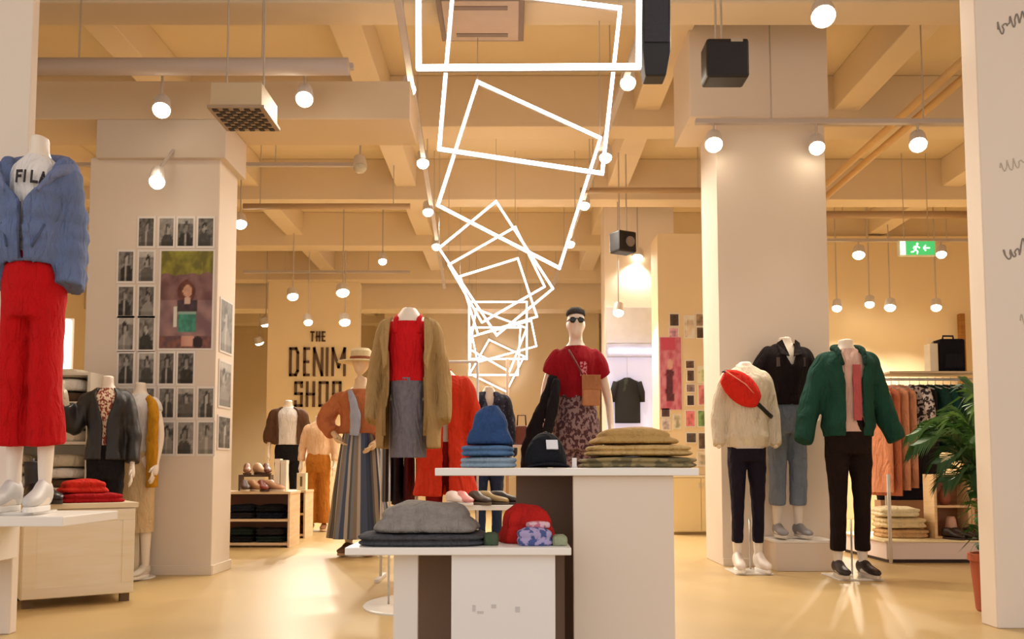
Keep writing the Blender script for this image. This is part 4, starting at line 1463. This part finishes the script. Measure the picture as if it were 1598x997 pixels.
# ---------------------------------------------------------------- rack and platform on the right
ry = 8.1
x0, x1 = P(1378, 600, ry).x, P(1532, 600, ry).x
rz_ = P(0, 592, ry).z
r = thing('garment_rack', 'long white garment rack of coral and dark green clothes behind plant', 'rack', ((x0 + x1) / 2, ry, 0))
h = (x1 - x0) / 2
MB().tube([(-h, 0, rz_), (h, 0, rz_)], .012, 10).build('rail', PALEMETAL, r, smooth=True)
for sx in (-h, h):
    MB().tube([(sx, 0, .2), (sx, 0, rz_ + .04)], .012, 10).build('upright', PALEMETAL, r, smooth=True)
    MB().box(sx - .015, sx + .015, -.2, .2, .172, .2).build('foot', PALEMETAL, r, bev=.003)
MB().box(-h, h, -.15, .15, rz_ + .04, rz_ + .06).build('top_shelf', mat('#cdb392', .5), r, bev=.003)
g = 'clothes on the long rack behind the plant'
seq = [(1366, '#d08a68', 1.02, 'coral dress, first on the long rack beside green bomber jacket'), (1379, '#c9785a', 1.05, 'terracotta dress, second on the long rack'), (1392, '#d99a78', 1.0, 'peach dress, third on the long rack'),
       (1404, '#cf9474', .98, 'apricot dress, fourth on the long rack'), (1421, 'p', .42, 'black and white patterned blouse on the long rack'), (1436, '#2a2226', .95, 'black long dress beside patterned blouse on the long rack'),
       (1449, '#173a34', .58, 'dark teal blouse, first of the green row on the long rack'), (1461, '#12403a', .66, 'deep green blouse, second of the green row on the long rack'), (1473, '#1b332f', .62, 'blackish green blouse, third of the green row on the long rack'),
       (1485, '#17463e', .66, 'bottle green blouse, fourth of the green row on the long rack'), (1497, '#203c3a', .6, 'slate green blouse, last of the green row on the long rack'), (1512, '#d9d2c8', .5, 'white blouse at the far end of the long rack')]
for px, col, L2, lab in seq:
    x = P(px, 640, ry).x
    mm = blotch('#2c2428', '#d9cfd0', 34) if col == 'p' else cloth(col, .2)
    hanging(lab, 'hanging_garment', 'dress' if L2 > .8 else 'blouse', x, ry, rz_ + .003, L2, mm, .2, .027, .35, g, sleeve=0 if L2 > .8 else .42, seed=px, fold=.22)
a = P(1481, 580, ry)
r = thing('travel_bag', 'black boxy bag standing on top of the long rack', 'bag', (a.x, ry, rz_ + .061))
MB().box(-.115, .115, -.09, .09, 0, .30).build('body', cloth('#15131a', .2), r, bev=.02)
MB().box(-.08, .08, -.105, -.088, .03, .16).build('front_pocket', cloth('#1c1a24', .2), r, bev=.008)
MB().tube([(-.05, 0, .295), (-.045, 0, .335), (.045, 0, .335), (.05, 0, .295)], .009, 8).build('handle', BLACK, r, smooth=True)
a = P(1453, 580, ry)
r = thing('paper_bag', 'white paper bag beside black bag on top of long rack', 'bag', (a.x + .005, ry, rz_ + .061))
MB().box(-.037, .037, -.06, .06, 0, .26).build('body', mat('#f0e2c6', .7), r, bev=.004)
MB().tube([(-.02, 0, .255), (-.02, 0, .31), (.02, 0, .31), (.02, 0, .255)], .003, 6).build('handle', WHITE, r, smooth=True)

yp = 7.35
x0, x1 = P(1384, 870, yp).x, P(1560, 870, yp).x
zp = P(0, 846, yp).z
r = thing('low_platform', 'low white platform with crate and shoes behind potted palm', 'platform', ((x0 + x1) / 2, yp, 0))
h = (x1 - x0) / 2
MB().box(-h, h, 0, 1.05, .03, zp).build('deck', mat('#e4d2cc', .5, .03, 3), r, bev=.004)
MB().box(-h + .03, h - .03, .04, 1.0, 0, .03).build('plinth', mat('#3a2622', .6), r)
MB().box(-h - .02, h, -.012, 1.05, zp, zp + .012).build('top_sheet', mat('#eedcae', .45, .03, 3), r, bev=.002)
MB().tube([(-h + .015, -.04, .0), (-h + .015, -.04, P(0, 740, yp).z)], .014, 10).build('corner_post', PALEMETAL, r, smooth=True)
zp += .012
# wooden crate frame
a, b = P(1450, 740, 7.65), P(1502, 740, 7.65)
r = thing('wooden_crate', 'upright open wooden crate on low platform behind palm', 'crate', ((a.x + b.x) / 2, 7.65, zp))
hw, ht = (b.x - a.x) / 2, a.z - zp
CW = wood('#d9b07c', '#e6c69a', 3)
for sx in (-1, 1):
    MB().box(sx * hw - .012, sx * hw + .012, -.1, .1, 0, ht).build('side', CW, r, bev=.002)
for zz in (0.0, ht * .48, ht - .02):
    MB().box(-hw + .012, hw - .012, -.1, .1, zz, zz + .02).build('board', CW, r, bev=.002)
MB().box(-hw + .012, hw - .012, .085, .1, .02, ht - .02).build('back_panel', wood('#8a5a3c', '#9c6a46', 3), r)
g = 'things in and by the wooden crate'
r2 = thing('clay_vase', 'small brown vase in upper box of the wooden crate', 'vase', ((a.x + b.x) / 2 - .03, 7.63, zp + ht * .48 + .021))
MB().lathe((0, 0, 0), [(.03, 0), (.05, .04), (.045, .1), (.02, .14), (.026, .16)], 20).build('vessel', mat('#8a4a34', .6), r2, smooth=True)
r2 = thing('clay_vase', 'pale pink vase in lower box of the wooden crate', 'vase', ((a.x + b.x) / 2 + .02, 7.63, zp + .021))
MB().lathe((0, 0, 0), [(.035, 0), (.05, .05), (.04, .13), (.03, .16)], 20).build('vessel', mat('#d8a890', .6), r2, smooth=True)
a, b = P(1508, 745, 7.8), P(1545, 745, 7.8)
r = thing('wooden_crate', 'second wooden crate on low platform nearest the palm stems', 'crate', ((a.x + b.x) / 2, 7.8, zp))
hw, ht = (b.x - a.x) / 2, a.z - zp
for sx in (-1, 1):
    MB().box(sx * hw - .012, sx * hw + .012, -.1, .1, 0, ht).build('side', CW, r, bev=.002)
for zz in (0.0, ht * .48, ht - .02):
    MB().box(-hw + .012, hw - .012, -.1, .1, zz, zz + .02).build('board', CW, r, bev=.002)
MB().box(-hw + .012, hw - .012, .085, .1, .02, ht - .02).build('back_panel', wood('#c99a6c', '#d9ac7c', 3), r)
g = 'dark shoes at the front of the low platform'
for px, lab, rz in ((1482, 'black shoe before the wooden crate on low platform', .4), (1496, 'black shoe second along the front of low platform', .6), (1512, 'black shoe third along the front of low platform', .4), (1526, 'black shoe nearest the palm on low platform', .7)):
    a = P(px, 838, 7.5)
    shoe_thing(lab, a.x, 7.52, zp, '#2a1a18', '#3a2824', rz, .8, g, .1)
g = 'folded cream clothes on the low platform'
for i, (px, wd, lab, col, zz, hh) in enumerate(((1400, .40, 'folded camel blanket lying at the bottom of the cream pile', '#c9a070', 0, .07), (1398, .38, 'folded cream blanket in the middle of the cream pile', '#ddc69a', .085, .08), (1392, .34, 'folded ivory blanket on top of the cream pile', '#e6d8b4', .18, .07))):
    a = P(px, 800, 7.8)
    folded(lab, 'folded_blanket', 'blanket', a.x, 7.75, zp + zz, wd, .34, hh, cloth(col, .15), 2, 0, g, seed=80 + i, amp=.06)
a = P(1412, 740, 8.3)
r = thing('jeans_heap', 'dark navy jeans heap on low platform under hanging dresses', 'jeans', (a.x - .02, 8.2, zp))
mb = MB()
mb.tube([(-.26, 0, .40), (0, 0, .40), (.26, 0, .40)], .14, 20, wr=.25, flat=.6)
mb.build('fabric', cloth('#1c1a2c', .2), r, smooth=True)
MB().box(-.28, .28, -.07, .07, 0, .30).build('stand', mat('#b58a68', .6), r, bev=.003)

# ---------------------------------------------------------------- potted palm by the near wall
pc = P(1562, 950, 4.9)
r = thing('potted_palm', 'green palm in tapered terracotta pot beside the near white pillar', 'plant', (pc.x, 4.92, 0))
MB().lathe((0, 0, 0), [(.105, 0), (.112, .01), (.135, .27), (.146, .272), (.146, .31), (.13, .31), (.125, .27), (.002, .265)], 32).build('pot', mat('#a8502c', .7, .12, 9, .1), r, smooth=False)
MB().lathe((0, 0, 0), [(.122, .262), (.06, .278), (.002, .28)], 20).build('soil', mat('#3a2a1e', .95, .3, 40, .6), r)
rnd = random.Random(3)
GR = [mat(c, .5, .2, 12) for c in ('#33591f', '#3f6a24', '#2c4d22', '#557a2c')]
ends = [(1424, 672, -.05), (1436, 655, .1), (1448, 700, -.12), (1466, 650, .05), (1484, 640, .12), (1502, 668, -.1), (1496, 715, -.12), (1518, 618, .0), (1540, 600, .1), (1540, 650, -.1), (1460, 728, -.1), (1560, 610, .15), (1512, 750, -.1), (1585, 640, .05), (1444, 678, .15), (1528, 790, -.08), (1536, 830, -.05), (1520, 700, .05)]
for i, (px, py, dy) in enumerate(ends):
    e = P(px, py + 25, 4.92) - Vector((pc.x, 4.92, 0))
    e.y = max(-.12, dy) if e.x < .05 else max(.02, dy) * .4
    base = Vector((rnd.uniform(-.04, .03), rnd.uniform(-.03, .03), .27))
    mid = Vector((base.x * .6 + e.x * .18, e.y * .3, base.z + (e.z - base.z) * .72))
    ctl = Vector((e.x * .55, e.y * .7, max(e.z + .05, mid.z + .03)))
    tube, rr = spline([base, mid, ctl, e], [.008, .006, .004, .002], 9)
    mb = MB()
    mb.tube(tube, rr, 6)
    m_ = len(tube)
    for k in range(10, m_):
        for f in (0, .5):
            i0 = k - 1
            p0 = tube[i0].lerp(tube[k], f)
            d = (tube[k] - tube[i0]).normalized()
            t = (k - 10 + f) / (m_ - 10)
            side = d.cross(Vector((0, 0, 1)))
            if side.length < .05:
                side = Vector((0, 1, 0))
            side.normalize()
            LL = .17 * math.sin(PI * (.18 + .75 * t)) + .02
            for sg in (1, -1):
                q1 = p0 + (d * .75 + side * sg * .75).normalized() * LL * .55 + Vector((0, 0, .012))
                q2 = p0 + (d * .85 + side * sg * .6).normalized() * LL - Vector((0, 0, .035 + rnd.uniform(0, .03)))
                wv = d.cross(Vector((0, 0, 1))).cross(d) * 0 + d * .009
                wz = Vector((0, 0, .004))
                o = mb.add([p0 - wv * .3, p0 + wv * .3, q1 + wv + wz, q1 - wv + wz, q2], [(0, 1, 2, 3), (3, 2, 4)])
    mb.build('frond', GR[i % 4], r, smooth=False)

# ---------------------------------------------------------------- handwriting on the near white pillar


def scribble(pts_px, amp, loops, seed, Y=4.399):
    rnd = random.Random(seed)
    (xa, ya), (xb, yb) = pts_px
    a, b = P(xa, ya, Y), P(xb, yb, Y)
    out = []
    n = loops * 14
    rl = [(rnd.uniform(.35, 1.7), rnd.uniform(-.5, .5)) for _ in range(loops + 1)]
    for i in range(n + 1):
        t = i / n
        ph = 2 * PI * loops * t
        am = amp * rl[int(loops * t)][0]
        out.append(Vector((a.x + (b.x - a.x) * t + .55 * amp * rl[int(loops * t)][1] * math.cos(ph + .6), 0, a.z + (b.z - a.z) * t + am * math.sin(ph))))
    c = (a + b) / 2
    return c, [p - Vector((c.x, 0, c.z)) for p in out]


INK = mat('#8a8078', .7, .1, 9)
INK2 = mat('#c2b5a4', .7, .1, 9)
for i, (pp, am, lo, th, mt, lab) in enumerate(((((1556, 46), (1640, 2)), .022, 9, .0042, INK, 'grey handwriting slanting upward near top of the near white pillar'), (((1560, 262), (1640, 238)), .02, 8, .003, INK2, 'faint pale handwriting in the upper middle of the near white pillar'),
                                           (((1566, 398), (1650, 380)), .038, 9, .0042, INK, 'tall grey handwriting at eye height on the near white pillar'), (((1592, 500), (1650, 480)), .03, 6, .003, INK2, 'faint handwriting lowest on the near white pillar'))):
    c, pts = scribble(pp, am, lo, i * 3 + 2)
    r = thing('wall_script', lab, 'lettering', (c.x, 4.3985, c.z), 0, 'handwriting on the near white pillar')
    mb = MB()
    mb.tube(pts, th, 6, flat=.35)
    mb.build('ink_line', mt, r, smooth=True)

# ---------------------------------------------------------------- neon frames
NEON = emit('#fff4f2', 7.0)
NEON2 = emit('#fff1ea', 7.0)
CH = mat('#b9b6b8', .4, .05, 5, metal=.3)
FR = [  # distance, tube width, corners on the photograph
    (4.06, .022, ((652, -236), (1000, -236), (997, 103), (653, 105)), 'largest square white neon frame hanging nearest, cut off by the ceiling line'),
    (5.4, .020, ((707, -20), (968, 12), (940, 270), (685, 232)), 'second white neon frame, slightly tilted, behind the nearest frame'),
    (6.6, .020, ((745, 127), (937, 215), (873, 418), (683, 320)), 'third white neon frame, turned clockwise below the second'),
    (10.1, .021, ((774, 314), (863, 450), (775, 523), (685, 387)), 'fourth white neon frame, standing on its corner'),
    (10.9, .021, ((700, 413), (804, 354), (850, 447), (752, 503)), 'fifth white neon frame, tilted anticlockwise inside the fourth'),
    (11.8, .022, ((718, 431), (808, 403), (838, 494), (746, 522)), 'sixth white neon frame, gently tilted inside the fifth'),
    (14.6, .024, ((732, 471), (822, 471), (822, 560), (732, 560)), 'seventh white neon frame, upright with a level top bar'),
    (15.6, .024, ((743, 482), (822, 512), (795, 580), (733, 545)), 'eighth white neon frame, tilted clockwise in the far cluster'),
    (16.5, .025, ((736, 511), (812, 511), (808, 585), (732, 585)), 'ninth white neon frame, upright near the far end of the row'),
    (17.3, .025, ((745, 565), (737, 525), (829, 500), (837, 540)), 'tenth white neon frame, wide and tilted anticlockwise at the far end'),
    (17.9, .025, ((733, 583), (763, 530), (818, 556), (790, 611)), 'farthest small white neon frame standing on one corner'),
]
for Y, tw, cs, lab in FR:
    pts = [P(x, y, Y) for x, y in cs]
    c = sum(pts, Vector()) / 4
    r = thing('neon_frame', lab, 'light frame', c, 0, 'white neon frames hanging in a row')
    for i in range(4):
        a, b = pts[i] - c, pts[(i + 1) % 4] - c
        d = (b - a).normalized()
        MB().bar(a - d * tw * .5, b + d * tw * .5, tw, tw).build('light_tube', NEON, r, bev=tw * .2)
        n_ = (-(a + b) / 2).normalized() * tw
        MB().bar(a - d * tw * .5 + Vector((0, tw * 1.0, 0)), b + d * tw * .5 + Vector((0, tw * 1.0, 0)), tw * 1.25, tw * .9).build('channel', CH, r)
    top = sorted(pts, key=lambda p: -p.z)[:2]
    for p in top:
        zt_ = ceil_z(p.x, Y + tw)
        MB().tube([p - c + Vector((0, tw, 0)), Vector((p.x - c.x, tw, zt_ - c.z))], .004, 6).build('suspension_wire', METAL, r)

# ---------------------------------------------------------------- ceiling equipment
TR = mat('#bfb4ae', .5, .05, 4)


def rail(label, a, b):
    c = (a + b) / 2
    r = thing('track_rail', label, 'rail', c, 0, 'lighting track rails')
    MB().bar(a - c, b - c, .05, .04, up=(0, 0, 1)).build('track', TR, r, bev=.004)
    n = max(2, int((b - a).length / 1.6))
    for i in range(n):
        p = a.lerp(b, (i + .5) / n) - c
        zt_ = ceil_z(p.x + c.x, p.y + c.y)
        MB().tube([p + Vector((0, 0, .02)), Vector((p.x, p.y, zt_ - c.z))], .006, 6).build('drop_rod', METAL, r)


za = P(0, 104, 6.2).z
rail('pale lighting track across the ceiling above photo pillar', Vector((P(-20, 104, 6.2).x, 6.2, za)), Vector((P(552, 104, 6.2).x, 6.2, za)))
zb = P(0, 190, 7.0).z
rail('pale lighting track across the top of the right pillar', Vector((P(1085, 190, 7.0).x, 7.0, zb)), Vector((P(1560, 190, 7.0).x, 7.0, zb)))
rail('long lighting track running back beside neon frames, on the trench coat side', Vector((-.72, 5.2, 3.80)), Vector((-1.14, 15, 3.80)))
rail('long lighting track running back beside neon frames, on the maroon tee side', Vector((.92, 5.2, 3.80)), Vector((.68, 15, 3.80)))
zc_ = P(0, 252, 9.0).z
rail('pale lighting track above photo pillar, further back', Vector((P(40, 252, 9.1).x, 9.1, zc_)), Vector((P(560, 252, 9.1).x, 9.1, zc_)))
zc_ = P(0, 440, 15.2).z
rail('far lighting track before denim wall', Vector((P(380, 440, 14.4).x, 14.4, zc_)), Vector((P(640, 440, 14.4).x, 14.4, zc_)))
rail('far lighting track over the long clothes rack', Vector((P(1290, 380, 12.3).x, 12.3, P(0, 375, 12.3).z)), Vector((P(1540, 380, 12.3).x, 12.3, P(0, 375, 12.3).z)))

SPOTS = []


def spot(px, py, Y, label, rr=.062, zr=None, power=None, lit=True, tilt=None, arm=None):
    tilt = tilt or (.62 if Y < 8 else .40)
    power = power or ((.42 if px < 500 else .72) if Y < 8 else 1.15 if Y < 12.2 else 1.6)
    p = P(px, py, Y)
    r = thing('track_spotlight', label, 'spotlight', p, 0, 'track spotlights')
    d = Vector((-.22 * max(-1, min(1, p.x / 3)), -math.sin(tilt), -math.cos(tilt))).normalized()   # beam
    u = -d
    MB().tube([d * -.004, u * .05, u * .13, u * .15], [rr, rr, rr * .85, rr * .5], 18).build('housing', mat('#d8d0ca', .45, .05, 6), r, smooth=False)
    MB().tube([d * -.002, d * .012, d * .03, d * .042, d * .048], [rr * .94, rr * .92, rr * .75, rr * .45, rr * .1], 18).build('lens', emit('#fff0d2', 14.0) if lit else mat('#c9c4b8', .2), r)
    top = ((zr or ceil_z(p.x, p.y)) - p.z)
    k = u * .09
    brk = MB().tube([k, Vector((0, 0, k.z + .06)), Vector((0, 0, max(k.z + .08, top)))], .009, 8).build('bracket', TR, r)
    if arm:
        MB().tube([k, Vector((0, arm[1] * .3, k.z + .08)), Vector(arm)], .012, 8).build('wall_arm', TR, r)
        bpy.data.objects.remove(brk)
    if lit:
        L = bpy.data.lights.new('spot_lamp', 'SPOT')
        L.energy = LAMP_W * power
        L.color = LAMP_COL
        L.spot_size = math.radians(100 if Y < 8 else 135)
        L.spot_blend = .6
        L.shadow_soft_size = .05
        o = bpy.data.objects.new('spot_lamp', L)
        sc.collection.objects.link(o)
        o.parent = r
        o.location = d * .065
        o.rotation_mode = 'QUATERNION'
        o.rotation_quaternion = d.to_track_quat('-Z', 'Y')


spot(252, 172, 6.2, 'lit spotlight above photo pillar, nearer the left pillar', zr=za)
spot(475, 155, 6.2, 'lit spotlight at the free end of the track left of neon frames', zr=za)
spot(245, 284, 6.22, 'lit spotlight hanging just above the portrait prints', rr=.055, arm=(.0, .283, .33))
spot(637, 140, 6.9, 'first lit spotlight beside largest neon frame, on its left', zr=3.80)
spot(660, 255, 8.6, 'second spotlight back along the left of neon frames', zr=3.80)
spot(668, 331, 10.2, 'third spotlight back along the left of neon frames', zr=3.80)
spot(681, 385, 11.8, 'fourth spotlight back along the left of neon frames', zr=3.80)
spot(980, 130, 6.8, 'first lit spotlight on the right of neon frames below black loudspeaker', zr=3.80)
spot(945, 246, 8.4, 'second spotlight back along the right of neon frames', zr=3.80)
spot(912, 321, 10.0, 'third spotlight back along the right of neon frames', zr=3.80)
spot(890, 381, 11.7, 'fourth spotlight back along the right of neon frames', zr=3.80)
spot(1285, 26, 5.8, 'large lit spotlight nearest of all, at top of right pillar', rr=.08)
spot(1114, 226, 7.0, 'lit spotlight at left edge of right pillar', zr=zb, rr=.07)
spot(1275, 231, 7.0, 'lit spotlight at right edge of right pillar', zr=zb)
spot(1433, 226, 7.0, 'lit spotlight between right pillar and near white pillar', zr=zb, rr=.068)
spot(375, 350, 10.7, 'lit spotlight peeping out beside photo pillar edge', rr=.08)
spot(597, 408, 12.7, 'lit spotlight in mid ceiling left of neon cluster')
spot(457, 463, 13.5, 'lit spotlight over the far white tee mannequin', zr=zc_ if False else None, rr=.085)
spot(535, 457, 13.4, 'bright spotlight above the letter M of wall lettering', rr=.1)
spot(538, 503, 13.9, 'lower spotlight directly beneath the bright one over wall lettering', rr=.09)
spot(415, 506, 16.0, 'lit spotlight at left edge of denim wall', rr=.09, tilt=-.3, power=4)
spot(405, 535, 18.0, 'lowest far spotlight beside denim wall', rr=.09, tilt=-.4, power=4)
spot(481, 503, 13.9, 'dim far spotlight just above the small word over denim lettering', rr=.07)
spot(995, 402, 12.0, 'lit spotlight below small black loudspeaker', rr=.075)
spot(965, 488, 11.3, 'lit spotlight over the pale blue panel', rr=.07)
spot(1340, 398, 12.3, 'lit spotlight left of green exit sign', rr=.085, zr=P(0, 375, 12.3).z)
spot(1469, 397, 12.3, 'lit spotlight right of green exit sign', rr=.07, zr=P(0, 375, 12.3).z)
spot(1306, 481, 13.0, 'far spotlight beside right pillar edge above green bomber jacket', rr=.07)
spot(1357, 475, 13.1, 'second far spotlight from right pillar along the warm wall', rr=.07)
spot(1389, 480, 13.0, 'third far spotlight from right pillar along the warm wall', rr=.08)
spot(1461, 480, 13.0, 'fourth far spotlight from right pillar, above black bag', rr=.075)
spot(562, 262, 8.9, 'unlit grey spotlight hanging between photo pillar and neon frames', lit=False, rr=.07)

# loudspeakers
g = 'black hanging loudspeakers'
p = P(1131, 99, 6.0)
r = thing('loudspeaker', 'black boxy loudspeaker hanging on two rods before right pillar', 'loudspeaker', p, 0, g)
MB().box(-.145, .145, -.1, .1, -.135, .135).build('cabinet', BLACK, r, bev=.02)
MB().box(-.13, .13, -.108, -.1, -.12, .10).build('grille', mat('#1b1c26', .6, .3, 80), r, bev=.004)
MB().box(.02, .10, -.106, -.1, .105, .128).build('badge', mat('#b5a898', .4), r)
for sx in (-.06, -.02):
    MB().tube([(sx, 0, .13), (sx, 0, ceil_z(p.x + sx, p.y) - p.z)], .008, 8).build('rod', METAL, r)
p = P(972, 379, 10.0)
r = thing('loudspeaker', 'small black loudspeaker hanging far back right of neon frames', 'loudspeaker', p, .5, g)
MB().box(-.12, .12, -.1, .1, -.12, .12).build('cabinet', BLACK, r, bev=.02)
MB().tube([(.03, -.1, 0), (.03, -.115, 0)], [.06, .055], 20).build('cone', mat('#8a8080', .5), r)
for sx in (-.05, .05):
    MB().tube([(sx, 0, .12), (sx, 0, ceil_z(p.x + sx, p.y) - p.z)], .008, 8).build('rod', METAL, r)
p = P(1018, 50, 4.5)
r = thing('loudspeaker', 'tall black loudspeaker hanging beside the largest neon frame', 'loudspeaker', p, 0, g)
mb = MB()
rings = []
for z, x0, x1, y0, y1 in ((-.255, -.045, .06, -.05, .06), (-.14, -.062, .078, -.09, .09), (.42, -.07, .082, -.1, .1)):
    rings.append([(x0, y0, z), (x1, y0, z), (x1, y1, z), (x0, y1, z)])
mb.loft(rings)
mb.build('cabinet', mat('#1c1d22', .5, .3, 6), r, bev=.008)
MB().box(-.055, .068, -.1, -.09, -.10, .38).build('grille', mat('#2a2c34', .6, .4, 60), r, bev=.003)
for sx in (-.04, .05):
    MB().tube([(sx, 0, .42), (sx, 0, ceil_z(p.x + sx, p.y) - p.z)], .008, 8).build('rod', METAL, r)

# air conditioner, ventilation box, pipes, exit sign
zac = 4.1
a, b = P(690, 65, 6.70), P(817, 65, 6.70)
zac = a.z
r = thing('ceiling_cassette', 'square ceiling air conditioner with dark rim above neon frames', 'air conditioner', ((a.x + b.x) / 2, 6.37, zac))
hw = (b.x - a.x) / 2
MB().box(-hw, hw, -.33, .33, 0, .10).build('casing', mat('#7d685c', .5), r, bev=.006)
MB().box(-hw + .04, hw - .04, -.29, .29, -.012, 0).build('panel', mat('#bda592', .5), r, bev=.004)
for sy in (-.2, .2):
    MB().box(-hw + .12, hw - .12, sy - .025, sy + .025, -.016, -.011).build('louvre', mat('#7c675a', .5), r)
for sx in (-.2, .2):
    MB().tube([(sx, .1, .10), (sx, .1, ceil_z(sx, 6.47) - zac)], .008, 8).build('rod', METAL, r)
p = P(0, 168, 5.5)
a, b = P(322, 168, 5.5), P(412, 168, 5.5)
r = thing('vent_box', 'ceiling ventilation box with chequered grille left of neon frames', 'vent', ((a.x + b.x) / 2, 5.7, p.z))
hw = (b.x - a.x) / 2
MB().box(-hw + .02, hw - .02, -.19, .19, .02, .17).build('box', mat('#c9b494', .8, .06, 2), r, bev=.005)
MB().box(-hw, hw, -.2, .2, .0, .02).build('rim', mat('#a89078', .5), r, bev=.004)
n = 9
dk = MB()
for i in range(n):
    for j in range(n):
        if (i + j) % 2 == 0:
            x = -hw + .03 + (2 * hw - .06) * i / n
            y = -.185 + .37 * j / n
            dk.box(x, x + (2 * hw - .06) / n * .95, y, y + .37 / n * .95, -.006, .0)
o = dk.build('grille', mat('#2c2320', .6), r)
o['kind'] = 'stuff'
for sx in (-.12, .12):
    MB().tube([(sx, 0, .17), (sx, 0, ceil_z(0, 5.7) - p.z)], .006, 6).build('rod', METAL, r)
PP = mat('#d9b47c', .5, .06, 3)
for i, x in enumerate((3.52, 3.68)):
    tag(MB().tube([(x, 5.2, 3.94), (x, 12.0, 3.94)], .035, 12).build('ceiling_pipe', PP, None, smooth=True), ('pale ceiling pipe running back at upper right, on the pillar side', 'pale ceiling pipe running back at upper right, on the far wall side')[i], 'pipe', 'pair of pipes at upper right')
DU = mat('#c2b2a8', .5, .05, 2)
z = P(0, 99, 6.0).z
tag(MB().tube([(P(-60, 0, 6.05).x, 6.05, z), (P(545, 0, 6.05).x, 6.05, z)], .06, 18).build('ventilation_duct', DU, None, smooth=True), 'grey round duct crossing the ceiling above photo pillar', 'duct')
for px0, px1, py, Y, rr, lab in ((380, 640, 322, 10.4, .035, 'thin ceiling pipe crossing behind photo pillar toward neon frames'), (905, 1110, 297, 9.6, .03, 'thin dark ceiling pipe crossing between neon frames and right pillar'), (470, 660, 300, 12.6, .05, 'short ventilation pipe in mid ceiling above trench coat'), (1290, 1540, 335, 11.8, .05, 'ventilation pipe crossing above green exit sign')):
    a, b = P(px0, py, Y), P(px1, py, Y)
    r = thing('ceiling_pipe', lab, 'pipe', (a + b) / 2)
    h = (b.x - a.x) / 2
    MB().tube([(-h, 0, 0), (h, 0, 0)], rr, 14).build('pipe', mat('#b89a78', .5, .06, 3), r, smooth=True)
    for sx in (-h * .8, h * .8):
        MB().tube([(sx, 0, rr * .8), (sx, 0, ceil_z(r.location.x + sx, Y) - a.z)], .007, 6).build('drop_rod', METAL, r)
p = P(1430, 388, 11.0)
r = thing('exit_sign', 'green lit emergency exit sign hanging between right pillars', 'sign', p)
hw = .235
MB().box(-hw, hw, -.03, .03, -.10, .10).build('housing', mat('#e2ecd8', .4), r, bev=.02)
MB().box(-.14, hw - .02, -.036, -.03, -.085, .085).build('lit_face', emit('#3fae62', .9), r)
MB().box(-hw + .02, -.15, -.036, -.03, -.085, .085).build('white_face', emit('#f2f6e4', 1.1), r)
mn = MB()
mn.ball((-.005, -.04, .05), .014, .004, .014, 12, 8)
for a_, b_ in (((-.01, .03), (-.03, -.02)), ((-.03, -.02), (.0, -.045)), ((.0, -.045), (-.01, -.075)), ((-.03, -.02), (-.06, -.05)), ((-.06, -.05), (-.085, -.05)), ((-.01, .025), (.025, .0)), ((-.01, .025), (-.045, .015)), ((-.045, .015), (-.05, -.01))):
    mn.bar((a_[0], -.039, a_[1]), (b_[0], -.039, b_[1]), .014, .004)
for a_, b_ in (((.07, 0), (.15, 0)), ((.07, 0), (.1, .035)), ((.07, 0), (.1, -.035))):
    mn.bar((a_[0], -.039, a_[1]), (b_[0], -.039, b_[1]), .014, .004)
mn.build('pictogram', emit('#f6fff0', 1.6), r)
for sx in (-.15, .15):
    MB().tube([(sx, 0, .1), (sx, 0, ceil_z(p.x + sx, p.y) - p.z)], .005, 6).build('rod', METAL, r)
